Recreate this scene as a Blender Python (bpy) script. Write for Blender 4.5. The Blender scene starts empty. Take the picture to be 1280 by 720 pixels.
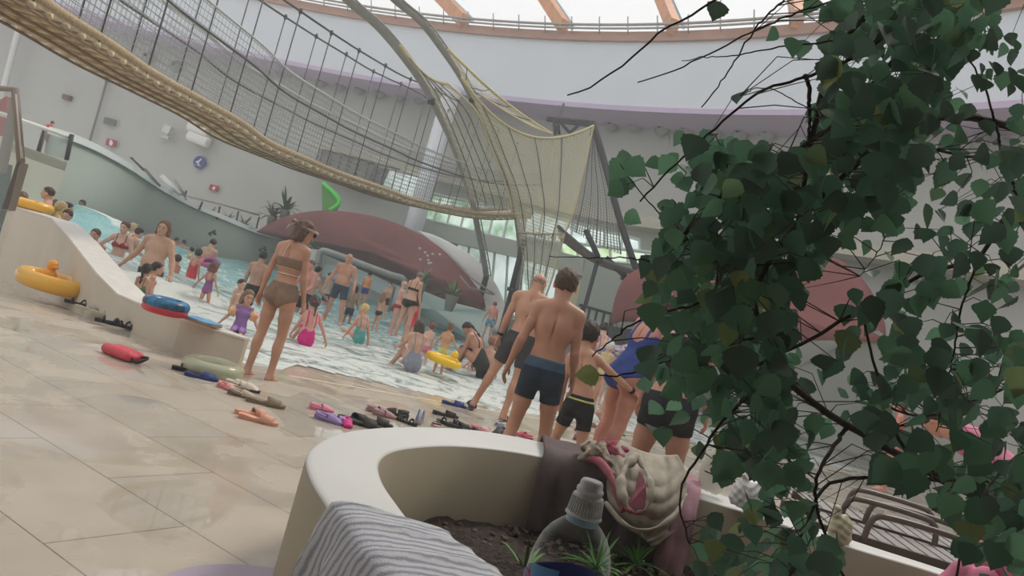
import bpy, math, random
import numpy as np
from math import sin, cos, pi, radians
random.seed(5); RNG=np.random.RandomState(7)
C=bpy.context.scene.collection
# ---------------------------------------------------------------- camera model
FPX=950.; ROLL=radians(15.5); PIT=math.atan(29/950); EYE=1.3
def ray(x,y):
    a=x-640; b=y-360
    u=a*cos(ROLL)+b*sin(ROLL); w=-a*sin(ROLL)+b*cos(ROLL)
    return np.array([u, FPX*cos(PIT)+w*sin(PIT), FPX*sin(PIT)-w*cos(PIT)])/FPX
CAM=np.array([0,0,EYE])
def gp(x,y,z=0.0):
    r=ray(x,y); return CAM+r*((z-EYE)/r[2])
def dp(x,y,Y):
    r=ray(x,y); return CAM+r*(Y/r[1])
CC=np.array([-20.1,-3.5])
def cyl(x,y,R):
    r=ray(x,y); dx,dy=r[0],r[1]; ox,oy=-CC[0],-CC[1]
    a=dx*dx+dy*dy; b=2*(dx*ox+dy*oy); c=ox*ox+oy*oy-R*R
    t=(-b+math.sqrt(b*b-4*a*c))/(2*a); return CAM+r*t
cd=bpy.data.cameras.new('camera'); cam=bpy.data.objects.new('camera',cd); C.objects.link(cam)
cd.sensor_width=36; cd.lens=36*FPX/1280; cd.clip_end=300; cd.clip_start=.05
cam.location=(0,0,EYE)
from mathutils import Matrix, Vector
right=Vector((1,0,0)); fwd=Vector((0,cos(PIT),sin(PIT))); up=right.cross(fwd)
# image right/up in world
ir=right*cos(ROLL)+up*sin(ROLL); iu=-right*sin(ROLL)+up*cos(ROLL)
# image x axis -> u,w = (cos, -sin(down)) => right*cos + up*sin
cam.matrix_world=Matrix(((ir.x,iu.x,-fwd.x,0),(ir.y,iu.y,-fwd.y,0),(ir.z,iu.z,-fwd.z,EYE),(0,0,0,1)))
bpy.context.scene.camera=cam
# ---------------------------------------------------------------- materials
def lin(c):
    return tuple(((v/255)/12.92 if v/255<=.04045 else ((v/255+.055)/1.055)**2.4) for v in c)+(1,)
MC={}
def mat(name,col,rough=.6,noise=0,nscale=5,spec=.3,metal=0,bump=0,bscale=30,alpha=1,sss=0,trans=0,emit=0,col2=None):
    if name in MC: return MC[name]
    m=bpy.data.materials.new(name); m.use_nodes=True; N=m.node_tree.nodes; L=m.node_tree.links
    b=N['Principled BSDF']; c=lin(col)
    b.inputs['Base Color'].default_value=c; b.inputs['Roughness'].default_value=rough
    b.inputs['Specular IOR Level'].default_value=spec; b.inputs['Metallic'].default_value=metal
    b.inputs['Alpha'].default_value=alpha
    if trans: b.inputs['Transmission Weight'].default_value=trans
    if sss:
        b.inputs['Subsurface Weight'].default_value=sss; b.inputs['Subsurface Radius'].default_value=(.02,.008,.004)
    if emit:
        b.inputs['Emission Color'].default_value=c; b.inputs['Emission Strength'].default_value=emit
    if noise or col2 or bump:
        t=N.new('ShaderNodeTexCoord'); 
    if noise or col2:
        n=N.new('ShaderNodeTexNoise'); n.inputs['Scale'].default_value=nscale; n.inputs['Detail'].default_value=4
        L.new(t.outputs['Object'],n.inputs['Vector'])
        r=N.new('ShaderNodeValToRGB'); c2=lin(col2) if col2 else None
        k=noise or .5
        if c2: r.color_ramp.elements[0].color=c; r.color_ramp.elements[1].color=c2
        else:
            r.color_ramp.elements[0].color=tuple(v*(1-k) for v in c[:3])+(1,); r.color_ramp.elements[1].color=tuple(min(1,v*(1+k)) for v in c[:3])+(1,)
        r.color_ramp.elements[0].position=.35; r.color_ramp.elements[1].position=.65
        L.new(n.outputs['Fac'],r.inputs['Fac']); L.new(r.outputs['Color'],b.inputs['Base Color'])
        if emit: L.new(r.outputs['Color'],b.inputs['Emission Color'])
    if bump:
        n2=N.new('ShaderNodeTexNoise'); n2.inputs['Scale'].default_value=bscale; n2.inputs['Detail'].default_value=5
        L.new(t.outputs['Object'],n2.inputs['Vector'])
        bm=N.new('ShaderNodeBump'); bm.inputs['Strength'].default_value=bump; bm.inputs['Distance'].default_value=.02
        L.new(n2.outputs['Fac'],bm.inputs['Height']); L.new(bm.outputs['Normal'],b.inputs['Normal'])
    MC[name]=m; return m
def netmat(name,col,pitch,wire,rough=.8):
    """open net: strands from UV in metres"""
    if name in MC: return MC[name]
    m=mat(name,col,rough); N=m.node_tree.nodes; L=m.node_tree.links; b=N['Principled BSDF']
    uv=N.new('ShaderNodeUVMap'); sp=N.new('ShaderNodeSeparateXYZ'); L.new(uv.outputs['UV'],sp.inputs[0])
    outs=[]
    for ax,p,w in ((0,pitch[0],wire[0]),(1,pitch[1],wire[1])):
        d=N.new('ShaderNodeMath'); d.operation='DIVIDE'; d.inputs[1].default_value=p; L.new(sp.outputs[ax],d.inputs[0])
        f=N.new('ShaderNodeMath'); f.operation='FRACT'; L.new(d.outputs[0],f.inputs[0])
        l=N.new('ShaderNodeMath'); l.operation='LESS_THAN'; l.inputs[1].default_value=w/p; L.new(f.outputs[0],l.inputs[0]); outs.append(l)
    mx=N.new('ShaderNodeMath'); mx.operation='MAXIMUM'; L.new(outs[0].outputs[0],mx.inputs[0]); L.new(outs[1].outputs[0],mx.inputs[1])
    L.new(mx.outputs[0],b.inputs['Alpha']); return m
# ---------------------------------------------------------------- object helpers
def thing(name,label,cat,loc=(0,0,0),group=None):
    o=bpy.data.objects.new(name,None); C.objects.link(o); o.location=tuple(float(v) for v in loc); o.empty_display_size=.1
    o['label']=label; o['category']=cat
    if group: o['group']=group
    return o
def wloc(o):
    p=np.zeros(3)
    while o is not None: p+=np.array(o.location); o=o.parent
    return p
def mk(name,V,Fs,m,parent=None,label=None,cat=None,group=None,kind=None,smooth=True,uv=None,origin=None):
    V=np.asarray(V,float).reshape(-1,3)
    if parent is not None: org=wloc(parent); loc=np.zeros(3)
    else:
        if origin is None: origin=np.array([(V[:,0].min()+V[:,0].max())/2,(V[:,1].min()+V[:,1].max())/2,V[:,2].min()])
        org=np.array(origin,float); loc=org
    me=bpy.data.meshes.new(name); Vl=(V-org)
    if isinstance(Fs,np.ndarray) and Fs.ndim==2:
        n=len(Fs); k=Fs.shape[1]
        me.vertices.add(len(Vl)); me.vertices.foreach_set('co',Vl.astype(np.float32).ravel())
        me.loops.add(n*k); me.loops.foreach_set('vertex_index',Fs.astype(np.int32).ravel())
        me.polygons.add(n); me.polygons.foreach_set('loop_start',np.arange(0,n*k,k,dtype=np.int32))
        try: me.polygons.foreach_set('loop_total',np.full(n,k,np.int32))
        except Exception: pass
        me.update(calc_edges=True); me.validate()
    else:
        me.from_pydata(Vl.tolist(),[],[list(f) for f in Fs]); me.update()
    if uv is not None:
        u=me.uv_layers.new(name='UVMap'); uvv=np.asarray(uv,np.float32)
        vi=np.zeros(len(me.loops),np.int32); me.loops.foreach_get('vertex_index',vi)
        u.data.foreach_set('uv',uvv[vi].ravel())
    if smooth: me.polygons.foreach_set('use_smooth',np.ones(len(me.polygons),bool))
    ms=m if isinstance(m,(list,tuple)) else [m]
    for q in ms: me.materials.append(q)
    o=bpy.data.objects.new(name,me); C.objects.link(o); o.location=tuple(loc)
    if parent is not None: o.parent=parent
    if label: o['label']=label
    if cat: o['category']=cat
    if group: o['group']=group
    if kind: o['kind']=kind
    return o
class G:
    """geometry collector"""
    def __init__(s): s.V=[]; s.F=[]; s.n=0
    def add(s,V,F):
        V=np.asarray(V,float).reshape(-1,3); s.V.append(V); s.F+= [tuple(int(i)+s.n for i in f) for f in F]; s.n+=len(V); return s
    def box(s,c,d,R=None):
        x,y,z=[v/2 for v in d]; P=np.array([(-x,-y,-z),(x,-y,-z),(x,y,-z),(-x,y,-z),(-x,-y,z),(x,-y,z),(x,y,z),(-x,y,z)])
        if R is not None: P=P@np.array(R).T
        return s.add(P+np.array(c),[(0,3,2,1),(4,5,6,7),(0,1,5,4),(1,2,6,5),(2,3,7,6),(3,0,4,7)])
    def tube(s,pts,r,n=8,cap=True,closed=False):
        P=np.asarray(pts,float); m=len(P)
        rr=np.full(m,r) if np.isscalar(r) else np.asarray(r,float)
        T=np.zeros_like(P)
        for i in range(m):
            if closed: t=P[(i+1)%m]-P[i-1]
            else: t=P[min(i+1,m-1)]-P[max(i-1,0)]
            T[i]=t/(np.linalg.norm(t)+1e-9)
        a=np.array([0,0,1.]) if abs(T[0][2])<.9 else np.array([1.,0,0])
        n0=np.cross(T[0],a); n0/=np.linalg.norm(n0); V=[]
        for i in range(m):
            n0=n0-T[i]*n0.dot(T[i]); n0/=np.linalg.norm(n0)+1e-9; b=np.cross(T[i],n0)
            for k in range(n):
                t=2*pi*k/n; V.append(P[i]+rr[i]*(cos(t)*n0+sin(t)*b))
        F=[]
        for i in range(m if closed else m-1):
            j=(i+1)%m
            for k in range(n): F.append((i*n+k,i*n+(k+1)%n,j*n+(k+1)%n,j*n+k))
        if cap and not closed: F.append(tuple(range(n))[::-1]); F.append(tuple((m-1)*n+k for k in range(n)))
        return s.add(V,F)
    def lathe(s,prof,c=(0,0,0),n=24,R=None):
        V=[];m=len(prof)
        for r,z in prof:
            for k in range(n): t=2*pi*k/n; V.append((r*cos(t),r*sin(t),z))
        V=np.array(V)
        if R is not None: V=V@np.array(R).T
        F=[(i*n+k,i*n+(k+1)%n,(i+1)*n+(k+1)%n,(i+1)*n+k) for i in range(m-1) for k in range(n)]
        F.append(tuple(range(n))[::-1]); F.append(tuple((m-1)*n+k for k in range(n)))
        return s.add(V+np.array(c),F)
    def ell(s,c,r,R=None,n=12,m=8):
        V=[];F=[]
        for i in range(m+1):
            a=pi*i/m
            for k in range(n): t=2*pi*k/n; V.append((r[0]*sin(a)*cos(t),r[1]*sin(a)*sin(t),-r[2]*cos(a)))
        V=np.array(V)
        if R is not None: V=V@np.array(R).T
        F=[(i*n+k,i*n+(k+1)%n,(i+1)*n+(k+1)%n,(i+1)*n+k) for i in range(m) for k in range(n)]
        return s.add(V+np.array(c),F)
    def prism(s,poly,h,axis='z'):
        """poly: world xy list, h=(z0,z1)"""
        n=len(poly); V=[(p[0],p[1],h[0]) for p in poly]+[(p[0],p[1],h[1]) for p in poly]
        a=sum(poly[i][0]*poly[(i+1)%n][1]-poly[(i+1)%n][0]*poly[i][1] for i in range(n))
        F=[tuple(range(n))[::-1],tuple(range(n,2*n))]+[(i,(i+1)%n,n+(i+1)%n,n+i) for i in range(n)]
        if a<0: F=[f[::-1] for f in F]
        return s.add(V,F)
    def slab(s,P,off):
        """closed 3-D outline P extruded by vector off"""
        P=np.asarray(P,float); n=len(P); V=np.vstack([P,P+np.asarray(off)])
        return s.add(V,[tuple(range(n)),tuple(range(n,2*n))[::-1]]+[(i,n+i,n+(i+1)%n,(i+1)%n) for i in range(n)])
    def loft(s,A,B,off):
        """strip between two 3-D polylines A,B with thickness vector/array off"""
        A=np.asarray(A,float);B=np.asarray(B,float);n=len(A); off=np.asarray(off,float)
        V=np.vstack([A,B,A+off,B+off]); F=[]
        for i in range(n-1):
            F+= [(i,i+1,n+i+1,n+i),(2*n+i,3*n+i,3*n+i+1,2*n+i+1),(i,2*n+i,2*n+i+1,i+1),(n+i,n+i+1,3*n+i+1,3*n+i)]
        F+=[(0,n,3*n,2*n),(n-1,3*n-1,4*n-1,2*n-1)]
        return s.add(V,F)
    def mk(s,name,m,parent=None,**k):
        return mk(name,np.vstack(s.V),s.F,m,parent,**k)
def rx(a): a=radians(a); return np.array([[1,0,0],[0,cos(a),-sin(a)],[0,sin(a),cos(a)]])
def ry(a): a=radians(a); return np.array([[cos(a),0,sin(a)],[0,1,0],[-sin(a),0,cos(a)]])
def rz(a): a=radians(a); return np.array([[cos(a),-sin(a),0],[sin(a),cos(a),0],[0,0,1]])
def resample(P,n,smooth=True):
    P=np.asarray(P,float)
    if smooth and len(P)>2:
        Q=[]
        for i in range(len(P)-1):
            p0=P[max(i-1,0)];p1=P[i];p2=P[i+1];p3=P[min(i+2,len(P)-1)]
            for t in np.linspace(0,1,8,endpoint=False):
                Q.append(.5*((2*p1)+(-p0+p2)*t+(2*p0-5*p1+4*p2-p3)*t*t+(-p0+3*p1-3*p2+p3)*t**3))
        Q.append(P[-1]); P=np.array(Q)
    d=np.r_[0,np.cumsum(np.linalg.norm(np.diff(P,axis=0),axis=1))]
    t=np.linspace(0,d[-1],n); return np.stack([np.interp(t,d,P[:,k]) for k in range(P.shape[1])],1)

# ---------------------------------------------------------------- implicit surfaces (bodies, hair, clothing)
class Field:
    def __init__(s,lo,hi,h):
        s.h=h; s.lo=np.array(lo,float); n=np.ceil((np.array(hi)-s.lo)/h).astype(int)+1; s.n=n
        s.f=np.full(n,.2,np.float32)
        s.ax=[(s.lo[i]+h*np.arange(n[i])).astype(np.float32) for i in range(3)]
    def copy(s):
        o=Field.__new__(Field); o.h=s.h;o.lo=s.lo;o.n=s.n;o.ax=s.ax;o.f=s.f.copy(); return o
    def block(s,lo,hi):
        a=np.maximum(np.floor((lo-s.lo)/s.h).astype(int),0); b=np.minimum(np.ceil((hi-s.lo)/s.h).astype(int)+1,s.n)
        return tuple(slice(a[i],max(a[i],b[i])) for i in range(3))
    def grid(s,sl):
        return s.ax[0][sl[0]][:,None,None],s.ax[1][sl[1]][None,:,None],s.ax[2][sl[2]][None,None,:]
    def _comb(s,sl,d,k,sub=False):
        a=s.f[sl]
        if sub:
            d=-d; h=np.maximum(k-np.abs(a-d),0)/k; s.f[sl]=np.maximum(a,d)+h*h*k*.25
        else:
            h=np.maximum(k-np.abs(a-d),0)/k; s.f[sl]=np.minimum(a,d)-h*h*k*.25
    def cone(s,a,b,ra,rb,k=.02,sub=False):
        a=np.array(a,float);b=np.array(b,float); m=max(ra,rb)+k+.06
        sl=s.block(np.minimum(a,b)-m,np.maximum(a,b)+m); X,Y,Z=s.grid(sl)
        ab=b-a; L=ab.dot(ab)+1e-9
        px,py,pz=X-a[0],Y-a[1],Z-a[2]
        t=np.clip((px*ab[0]+py*ab[1]+pz*ab[2])/L,0,1).astype(np.float32)
        d=np.sqrt((px-t*ab[0])**2+(py-t*ab[1])**2+(pz-t*ab[2])**2)-(ra+(rb-ra)*t)
        s._comb(sl,d.astype(np.float32),k,sub)
    def ell(s,c,r,R=None,k=.03,sub=False):
        c=np.array(c,float); r=np.array(r,float); m=r.max()+k+.06
        sl=s.block(c-m,c+m); X,Y,Z=s.grid(sl); px,py,pz=X-c[0],Y-c[1],Z-c[2]
        if R is not None:
            qx=px*R[0,0]+py*R[1,0]+pz*R[2,0]; qy=px*R[0,1]+py*R[1,1]+pz*R[2,1]; qz=px*R[0,2]+py*R[1,2]+pz*R[2,2]
        else: qx,qy,qz=px,py,pz
        k0=np.sqrt((qx/r[0])**2+(qy/r[1])**2+(qz/r[2])**2); k1=np.sqrt((qx/r[0]**2)**2+(qy/r[1]**2)**2+(qz/r[2]**2)**2)+1e-6
        s._comb(sl,(k0*(k0-1)/k1).astype(np.float32),k,sub)
    def mesh(s): return snets(s.f,s.lo,s.h)
def snets(f,lo,h):
    s=f<0; n=np.array(f.shape); ids=[];pos=[];quads=[]
    for a in range(3):
        b,c=(a+1)%3,(a+2)%3
        A=[slice(None)]*3;B=[slice(None)]*3;A[a]=slice(0,-1);B[a]=slice(1,None)
        e=np.argwhere(s[tuple(A)]!=s[tuple(B)])
        e=e[(e[:,b]>0)&(e[:,c]>0)&(e[:,b]<n[b]-1)&(e[:,c]<n[c]-1)]
        if not len(e): continue
        e2=e.copy(); e2[:,a]+=1
        f0=f[e[:,0],e[:,1],e[:,2]]; f1=f[e2[:,0],e2[:,1],e2[:,2]]
        p=e.astype(float); p[:,a]+=f0/(f0-f1)
        ob=np.zeros(3,int);ob[b]=1;oc=np.zeros(3,int);oc[c]=1
        cs=[e,e-ob,e-ob-oc,e-oc]; li=np.stack([(q[:,0]*n[1]+q[:,1])*n[2]+q[:,2] for q in cs],1)
        flip=~(f0<0); li[flip]=li[flip][:,::-1]
        quads.append(li)
        ids.append(li.ravel()); pos.append(np.repeat(p,4,axis=0))
    if not ids: return np.zeros((0,3)),np.zeros((0,4),int)
    ids=np.concatenate(ids);pos=np.concatenate(pos);quads=np.concatenate(quads)
    u,inv=np.unique(ids,return_inverse=True); cnt=np.bincount(inv)
    V=np.stack([np.bincount(inv,pos[:,k])/cnt for k in range(3)],1)
    return V*h+lo, np.searchsorted(u,quads)
def joinm(L):
    V=[];Fq=[];n=0
    for v,f in L:
        if len(v)==0: continue
        V.append(v);Fq.append(f+n);n+=len(v)
    return np.vstack(V),np.vstack(Fq)
# hand templates: right hand, fingers towards -Z, thumb towards +Y, palm facing -X, wrist at origin
def hand_template(curl):
    F=Field((-.10,-.075,-.215),(.05,.085,.04),.0042)
    F.cone((0,0,.03),(0,0,-.02),.026,.024,.01)
    F.ell((0,.002,-.055),(.0165,.041,.048),None,.014)
    F.cone((0,.028,-.03),(-.004,.032,-.085),.014,.012,.012); F.cone((0,-.022,-.03),(0,-.030,-.08),.013,.011,.012)
    for y,L,ln in ((.030,.070,0),(.010,.078,.004),(-.0105,.073,.001),(-.0305,.058,-.006)):
        p=np.array([0,y,-.088-ln]); a=8; r=.0092
        for j,fr in enumerate((.44,.32,.24)):
            a+=curl*(1,1.2,.8)[j]; q=p+L*fr*np.array([-sin(radians(a)),y*.25*(j==0),-cos(radians(a))])
            F.cone(p,q,r,r*.92,.004); p=q; r*=.92
    p=np.array([-.004,.026,-.02]); q=p+np.array([-.012,.032,-.030]); F.cone(p,q,.014,.011,.012)
    r2=q+np.array([-.008,.012,-.028]); F.cone(q,r2,.0105,.0095,.005); F.cone(r2,r2+np.array([-.006,.001,-.022]),.0092,.0080,.005)
    return F.mesh()
HANDS={c:hand_template(c) for c in (14,38)}
BK=dict(
 man=dict(sw=.185,ch=(.165,.112,.17),wa=(.143,.100,.13),hi=(.150,.108,.115),arm=1,leg=1,head=1,ll=1,nk=.057,brst=0,hw=.092),
 woman=dict(sw=.155,ch=(.138,.098,.16),wa=(.116,.084,.12),hi=(.158,.110,.12),arm=.82,leg=1.0,head=.97,ll=1,nk=.046,brst=1,hw=.090),
 teen=dict(sw=.165,ch=(.143,.098,.165),wa=(.122,.086,.13),hi=(.135,.098,.11),arm=.84,leg=.90,head=1.06,ll=1,nk=.050,brst=0,hw=.080),
 child=dict(sw=.140,ch=(.128,.098,.155),wa=(.120,.092,.13),hi=(.130,.100,.11),arm=.80,leg=.88,head=1.30,ll=.88,nk=.047,brst=0,hw=.076))
def skeleton(kind,pose,fat):
    K=BK[kind]; g=lambda k,d: pose.get(k,d)
    Rp=rz(g('yaw',0))@rx(-g('pp',0))@ry(g('pr',0))
    sp,sr,st=g('sp',0),g('sr',0),g('st',0)
    Rm=Rp@rz(st/2)@rx(-sp/2)@ry(sr/2); Rc=Rp@rz(st)@rx(-sp)@ry(sr)
    J={}; J['p']=np.zeros(3); J['w']=Rm@np.array([0,0,.18]); J['n']=J['w']+Rc@np.array([0,0,.375]); J['Rp']=Rp;J['Rc']=Rc;J['Rm']=Rm
    hy,hpi,hr=g('head',(0,0,0)); Rh=Rc@rz(hy)@rx(-hpi)@ry(hr); J['Rh']=Rh
    J['nt']=J['n']+(.5*Rc+.5*Rh)@np.array([0,.012,.07]); J['h']=J['nt']+Rh@np.array([0,.02,.085*K['head']])
    for s,sg in (('L',-1),('R',1)):
        fl,ab,kn,yw=g(s+'leg',(0,3,2,5)); Rt=Rp@rz(-sg*yw)@ry(-sg*ab)@rx(fl); J[s+'hip']=Rp@np.array([sg*K['hw'],0,0])
        J[s+'kn']=J[s+'hip']+Rt@np.array([0,0,-.43*K['ll']]); Rs=Rt@rx(-kn); J[s+'an']=J[s+'kn']+Rs@np.array([0,0,-.41*K['ll']]); 
        ft=g(s+'foot',0); J[s+'Rf']=Rs@rx(kn-fl+ft) if not g('footrel',0) else Rs@rx(ft); J[s+'Rt']=Rt;J[s+'Rs']=Rs
        fl,ab,el,tw=g(s+'arm',(0,8,12,0)); sw=(K['sw']-.012)*(1+.35*(fat-1)); J[s+'sh']=J['w']+Rc@np.array([sg*sw,-.005,.315+g(s+'shr',0)])
        Ru=Rc@ry(-sg*ab)@rx(fl)@rz(sg*tw); J[s+'el']=J[s+'sh']+Ru@np.array([0,0,-.285]); Rf=Ru@rx(el); J[s+'wr']=J[s+'el']+Rf@np.array([0,0,-.245]); J[s+'Ra']=Rf; J[s+'Ru']=Ru
    return J
def build_body(kind,pose,h,fat=1.0,belly=0,want_eyes=False):
    K=BK[kind]; J=skeleton(kind,pose,fat)
    pts=np.array([J[k] for k in J if J[k].shape==(3,)])
    lo=pts.min(0)-.24; hi=pts.max(0)+.24
    F=Field(lo,hi,h); Rp,Rc,Rm,Rh=J['Rp'],J['Rc'],J['Rm'],J['Rh']; p,w=J['p'],J['w']
    fx=np.array([fat,fat,1]); wf=np.array([1+1.25*(fat-1),1+1.5*(fat-1),1])
    F.ell(p+Rp@np.array([0,0,.03]),np.array(K['hi'])*fx,Rp,.03)
    F.ell(w+Rm@np.array([0,.005,-.03]),np.array(K['wa'])*wf,Rm,.07)
    F.ell(w+Rc@np.array([0,0,.17]),np.array(K['ch'])*fx,Rc,.06)
    if belly: F.ell(w+Rm@np.array([0,.05+.03*belly,-.03]),np.array([.125,.10,.13])*(1+.2*belly),Rm,.06)
    for sg,s in ((-1,'L'),(1,'R')):
        sh=J[s+'sh']; F.cone(w+Rc@np.array([sg*.05,-.01,.335]),sh,.062*min(fat,1.15),.056*K['arm']*fat,.05)
        F.cone(J['n']+Rc@np.array([sg*.02,-.01,.0]),sh+Rc@np.array([0,0,.015]),.038,.030,.045)
        F.ell(w+Rc@np.array([sg*.072,-.045,.20]),(.06,.04,.10),Rc,.05) # shoulder blades / lats
        if K['brst']: F.ell(w+Rc@np.array([sg*.068,.085,.175]),np.array([.058,.052,.058])*(fat**.5),Rc,.025)
        else: F.ell(w+Rc@np.array([sg*.07,.07,.21]),np.array([.065,.035,.05])*fat,Rc,.035)
        gl=1.15 if kind=='woman' else 1.0
        F.ell(p+Rp@np.array([sg*.068,-.055*gl,-.045]),np.array([.072,.07,.08])*gl*K['leg']*fat,Rp,.035)
    F.cone(w+Rc@np.array([0,-.075*fat,.33]),w+Rc@np.array([0,-.092*fat,.02]),.006,.006,.02,sub=True) # spine furrow
    for sg,s in ((-1,'L'),(1,'R')):
        q=K['leg']*(1+.8*(fat-1)); hp,kn,an=J[s+'hip'],J[s+'kn'],J[s+'an']; Rs,Rt,Rf=J[s+'Rs'],J[s+'Rt'],J[s+'Rf']
        F.cone(hp,hp+.55*(kn-hp),.086*q,.070*q,.03); F.cone(hp+.55*(kn-hp),kn,.070*q,.050*q,.02)
        F.cone(kn,an,.049*q,.036*q,.018); F.ell(kn+.28*(an-kn)+Rs@np.array([0,-.018,0]),np.array([.050,.052,.105])*q,Rs,.03)
        F.ell(kn+Rs@np.array([0,.022,.01]),(.034*q,.03*q,.045),Rs,.02)
        F.ell(an+Rf@np.array([0,-.022,-.035]),(.032,.038,.036),Rf,.02)
        F.cone(an,an+Rf@np.array([0,.075,-.042]),.034,.024,.025)
        F.ell(an+Rf@np.array([0,.085,-.052]),(.043,.075,.022),Rf,.02)
        for j in range(5):
            F.cone(an+Rf@np.array([sg*(-.028+.015*j),.125-.006*j,-.055]),an+Rf@np.array([sg*(-.029+.0155*j),.172-.012*j,-.062]),.0125-.0012*j,.0105-.0012*j,.006)
    core=F.copy()
    F.cone(J['n']-Rc@np.array([0,0,.05]),J['nt']+Rh@np.array([0,.0,.03]),K['nk']*1.12,K['nk']*.96,.03)
    F.cone(J['n']-Rc@np.array([0,.02,.02]),J['nt']+Rh@np.array([0,-.025,.05]),K['nk']*.95,K['nk']*.85,.03)
    hc=J['h']; hs=K['head']; H=lambda *v: hc+Rh@(np.array(v)*hs)
    hr=lambda *v: np.array(v)*hs
    ck=1.06 if kind=='child' else 1
    F.ell(H(0,-.012,.025),hr(.076,.098,.092),Rh,.02); F.ell(H(0,.022,-.045),hr(.060*ck,.072,.072),Rh,.035)
    F.ell(H(0,.072,-.098),hr(.028,.022,.020),Rh,.025)
    F.cone(H(0,.085,.008),H(0,.112,-.032),.009*hs,.014*hs,.012); F.ell(H(0,.075,.03),hr(.055,.022,.014),Rh,.02)
    for sg in (-1,1):
        F.ell(H(sg*.079,-.005,-.012),hr(.010,.021,.032),Rh@rz(sg*-20),.008); F.ell(H(sg*.032,.098,.005),hr(.017,.016,.012),Rh,.012,sub=True)
        F.ell(H(sg*.031,.083,.004),hr(.013,.013,.012),Rh,.005)
    F.ell(H(0,.094,-.066),hr(.024,.012,.010),Rh,.008)
    for sg,s in ((-1,'L'),(1,'R')):
        q=K['arm']*(1+.6*(fat-1)); sh,el,wr=J[s+'sh'],J[s+'el'],J[s+'wr']
        F.ell(sh+.12*(el-sh),(.057*q,.060*q,.075),J[s+'Ru'],.025)
        F.cone(sh,el,.050*q,.040*q,.014); F.ell(sh+.5*(el-sh),(.047*q,.049*q,.085),J[s+'Ru'],.01)
        F.cone(el,wr,.041*q,.027*q,.012); F.ell(el+.25*(wr-el),(.042*q,.044*q,.08),J[s+'Ra'],.01)
    parts=[F.mesh()]
    hm={}
    for sg,s in ((-1,'L'),(1,'R')):
        cu=pose.get(s+'curl',14); v,f=HANDS[cu]; v=v*(.93 if kind!='man' else 1.0)*np.array([sg,1,1])
        if sg<0: f=f[:,::-1]
        Rt=J[s+'Ra']@rz(pose.get(s+'htw',0)*sg); parts.append((v@Rt.T+J[s+'wr'],f))
    return J,core,joinm(parts),K
def frames(core,J):
    X,Y,Z=[a for a in core.grid((slice(None),)*3)]
    def loc(o,R):
        a,b,c=X-o[0],Y-o[1],Z-o[2]
        return [a*R[0,i]+b*R[1,i]+c*R[2,i] for i in range(3)]
    P=loc(J['p'],J['Rp']); W=loc(J['w'],J['Rc'])
    dl=[];
    for s in 'LR':
        d=(J[s+'kn']-J[s+'hip']); d=d/np.linalg.norm(d); o=J[s+'hip']
        pr=(X-o[0])*d[0]+(Y-o[1])*d[1]+(Z-o[2])*d[2]
        ds=(X-o[0]-pr*d[0])**2+(Y-o[1]-pr*d[1])**2+(Z-o[2]-pr*d[2])**2; dl.append((pr,ds))
    Lp=np.where(dl[0][1]<dl[1][1],dl[0][0],dl[1][0])
    return P,W,Lp
mx=np.maximum; mn=np.minimum
def g_trunks(top=.10,hem=.26,off=.010): return (lambda P,W,L: mx(P[2]-top,L-hem),off)
def g_brief(top=.06,cr=.13,sl=.85,off=.007,bot=None): return (lambda P,W,L: mx(mx(P[2]-top,L-(cr-sl*mx(abs(P[0])-.03,0))),(bot-P[2]) if bot is not None else -1.),off)
def g_band(z0,z1,top_hips=True,off=.009): return (lambda P,W,L: mx(P[2]-z1,z0-P[2]),off)
def g_onepiece(back=.10,front=.22,cr=.13,sl=.75,off=.007,strap=True):
    def r(P,W,L):
        top=np.where(W[1]<0,W[2]-(back+.9*mx(abs(W[0])-.03,0)),W[2]-(front+.25*(abs(W[0]))))
        a=mx(L-(cr-sl*mx(abs(P[0])-.03,0)),top)
        if strap: a=mn(a,mx(mx(abs(abs(W[0])-.085)-.014,-W[2]+.05),W[2]-.40))
        return mx(a,mx(W[2]-.39,abs(W[0])-.15*np.where(W[2]>.22,1,5)))
    return (r,off)
def g_top(z0=.135,z1=.195,off=.008,strap=True,tri=True,halter=False):
    def r(P,W,L):
        a=mx(W[2]-z1,z0-W[2])
        if tri: a=mn(a,mx(mx(.03-W[1],abs(abs(W[0])-.068)-.05*1.0),mx(z0-W[2],W[2]-.235+abs(abs(W[0])-.068)*.7)))
        if strap:
            xc=abs(abs(W[0])-.085)
            a=mn(a,mx(mx(xc-.008,z0-W[2]),W[2]-.40))
        return a
    return (r,off)
def g_ring(zw,hw=.006,off=.011,fr='W'):
    return (lambda P,W,L: abs((W if fr=='W' else P)[2]-zw)-hw,off)
def g_shirt(bot=-.05,top=.37,off=.014): return (lambda P,W,L: mx(mx(W[2]-top,bot-P[2]),abs(W[0])-.19),off)
def garment(core,fr,g):
    r,off=g; P,W,L=fr; f=mx(core.f-off,np.broadcast_to(r(P,W,L),core.f.shape)).astype(np.float32)
    return snets(f,core.lo,core.h)
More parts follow.
